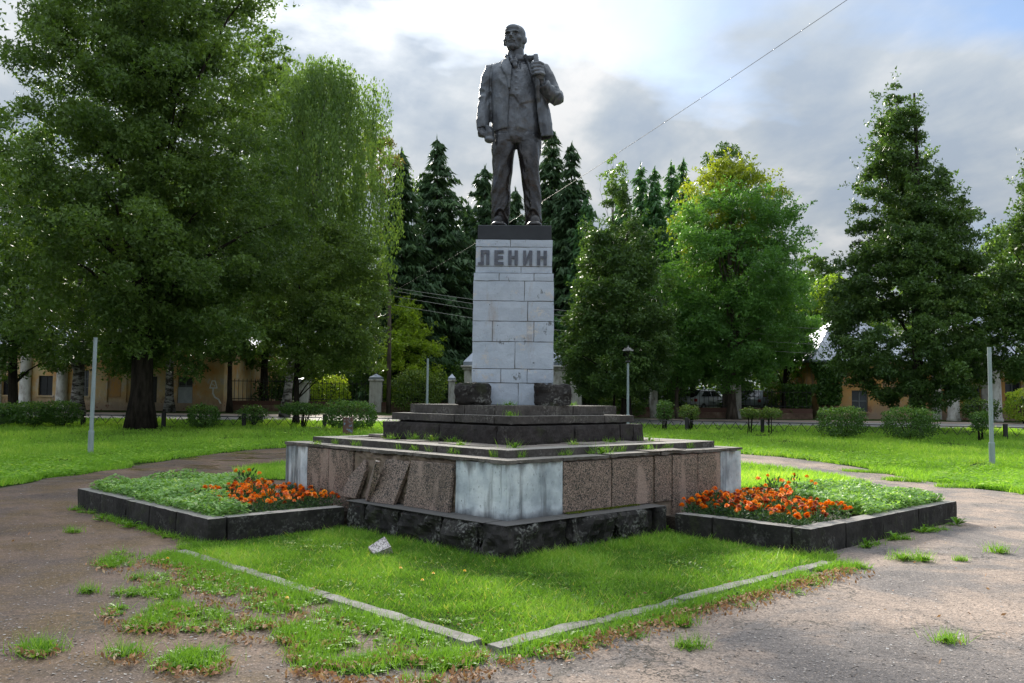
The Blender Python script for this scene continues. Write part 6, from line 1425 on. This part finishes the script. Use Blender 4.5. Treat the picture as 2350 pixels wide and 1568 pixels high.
# weeds at bed feet and on the steps
BW = [(2195, 1205, .24, 'leafy weed at the far right corner of the right bed'), (2120, 1222, .20, 'dandelion plant leaning from the right bed kerb'), (2055, 1238, .18, 'weed with lobed leaves under the right bed kerb'), (1985, 1255, .17, 'small weed under the right bed kerb near its corner'), (300, 1212, .20, 'dandelion clump under the left bed kerb'), (235, 1195, .16, 'small dandelion near the far end of the left bed'), (1530, 1225, .26, 'tall weed where the plinth meets the right bed'), (820, 1205, .26, 'tall grass blades where the left bed meets the plinth')]
for px, py, sz, lb in BW: x, y = gpt(px, py); weed(lb, x, y, 0, sz, 13, up=1.)
SWD = [(-1.62, -1.72, 1.072, .13, 'bright weed tuft at the near corner of the terrace paving'), (-1.40, .45, 1.072, .14, 'tall sprout on the left of the terrace by the rough step'), (-1.42, .05, 1.072, .15, 'broad leaved sprout on the left terrace near its middle'), (-1.42, -.38, 1.072, .12, 'bushy weed on the left terrace by the dark step'), (-1.5, .85, 1.072, .11, 'small sprout far left on the terrace'), (-.6, -2.15, .995, .20, 'big leaning leaf plant on the right ledge'), (.35, -2.12, .995, .14, 'weed tuft further along the right ledge'), (1.2, -1.5, 1.072, .13, 'bright weed at the far right of the terrace'), (.3, -1.55, 1.072, .12, 'grassy weed on the right terrace'), (-1.2, -1.2, 1.43, .10, 'green sprout in the corner of the upper steps'), (-1.75, -.9, 1.072, .08, 'tiny weed on the left terrace edge'), (-.5, -1.6, 1.072, .10, 'small weed on the right terrace near the corner'), (-.62, -.58, 1.553, .10, 'small weed beside the left black block'), (.55, -.62, 1.553, .09, 'small weed between the pedestal and the right black block'), (-2.3, 1.45, .995, .08, 'pale little weed on the left ledge')]
for u_, v_, z_, sz, lb in SWD: weed(lb, *W2(u_, v_), z_, sz, 12, grass=40, up=1.)
n_ = 1500; s_ = rng.uniform(-1.4, -.1, n_); mo = np.stack([s_, -2.33+rng.normal(size=n_)*.025+.03*np.abs(np.sin(s_*5))], 1)
P_ = np.array([(*W2(a, b), .365+.012*rng.uniform()) for a, b in mo]); v, f, tt = leaves(P_, np.full(n_, .02), rng.uniform(0, 1, n_), quad=True)
tag(mesh_np('moss', v, f, L['moss'], None, {'tint': tt}), 'moss cushion line along the foot of the right granite slabs', 'moss', kind='stuff')
n_ = 1600; s_ = rng.uniform(-1.9, 1.9, n_); side_ = rng.uniform(0, 1, n_) < .6
P_ = np.array([(*(W2(a, -2.04-abs(rng.normal())*.02) if b else W2(-2.04-abs(rng.normal())*.02, a)), .995) for a, b in zip(s_, side_) if mn.noise(Vector((a*4, 0, 2))) > .05]); n_ = len(P_)
v, f, tt = blades(P_, .03+.08*rng.uniform(0, 1, n_), np.full(n_, .006), rng.uniform(0, .9, n_), .4)
tag(mesh_np('step_grass', v, f, L['grass'], None, {'tint': tt}), 'thin grass sprouting from the ledge joints of the base', 'grass', kind='stuff')
# fallen leaves, pebbles, dandelion flowers
for i in range(2200):
    s_ = rng.uniform(-5.0, -.3); o_ = .16+abs(rng.normal())*.13; dl.append(W2(s_, -4.84-o_)) if mn.noise(Vector((s_*2, 0, 6))) > -.25 else 0
    if i < 380: dl.append(W2(-4.84-o_*1.3, rng.uniform(-5, -.3)))
for i in range(160): dl.append(W2(rng.uniform(-4.7, .2), rng.uniform(-4.72, -3.9)))
for i in range(220): dl.append((rng.uniform(-7, 7), rng.uniform(5, 12)))
dl = np.array([p for p in dl]); cnt = len(dl); P_ = np.concatenate([dl+rng.normal(size=dl.shape)*.03, .012+.03*rng.uniform(0, 1, (cnt, 1))], 1)
inm = inpoly(P_, [tuple(uvw(a, b)[:2]) for a, b in ((-4.3, -4.3), (.3, -4.3), (.3, .3), (-4.3, .3))]); P_ = P_[~inm]
v, f, tt = leaves(P_, .036*rng.uniform(.5, 1.5, len(P_)), rng.uniform(0, 1, len(P_)), flat=.3, quad=True, asp=.42)
tag(mesh_np('fallen_leaves', v, f, L['dead'], None, {'tint': tt}), 'curled brown fallen leaves gathered along the weeds and kerb', 'fallen leaves', kind='stuff')
n_ = 16000; y_ = 4.5+13*rng.uniform(0, 1, n_)**1.6; x_ = rng.uniform(-1, 1, n_)*(.62*y_+1); q_ = np.stack([x_, y_], 1); q_ = q_[~inpoly(q_, [tuple(uvw(a, b)[:2]) for a, b in ((-4.8, -4.8), (4.6, -4.8), (4.6, 4.6), (-4.8, 4.6))])]
P_ = np.concatenate([q_, np.full((len(q_), 1), .001)], 1); v, f, tt = leaves(P_, .014+.014*rng.uniform(0, 1, len(P_))**3, rng.uniform(0, 1, len(P_)), flat=.8, quad=True, asp=.9)
tag(mesh_np('gravel', v, f, L['pebble'], None, {'tint': tt}), 'small pale stones scattered over the worn asphalt', 'gravel', kind='stuff')
for px, py, lb in [(918, 1323, 'yellow dandelion head in the lawn, furthest back of the near group'), (968, 1352, 'yellow dandelion head nearest the lawn kerb'), (993, 1336, 'yellow dandelion head between two others in the lawn'), (1065, 1330, 'small yellow dandelion head furthest right in the lawn'), (1008, 1252, 'yellow dandelion head by the black plinth'), (657, 1395, 'yellow dandelion head among the weeds outside the kerb'), (383, 1300, 'yellow dandelion head by the left bed kerb')]:
    x, y = gpt(px, py); t_ = thing('dandelion', lb, 'dandelion', (x, y, 0)); bm = bmesh.new(); tube(bm, [(0, 0, 0), (.004, 0, .07)], .002, 4); from_bm('stalk', bm, L['weed'], t_)
    o = link(bpy.data.objects.new('flower_head', BL[2].copy()), t_); o.data.materials[0] = L['dand']; o.location = (.004, 0, .075); o.scale = (.55, .55, .55)
x, y = gpt(60, 1489); o = box('litter', -.03, .03, -.015, .015, 0, .012, M['paper']); o.location = (*gpt(60, 1492), .003); o.rotation_euler[2] = .3; tag(o, 'scrap of white paper on the asphalt at the lower left', 'litter')
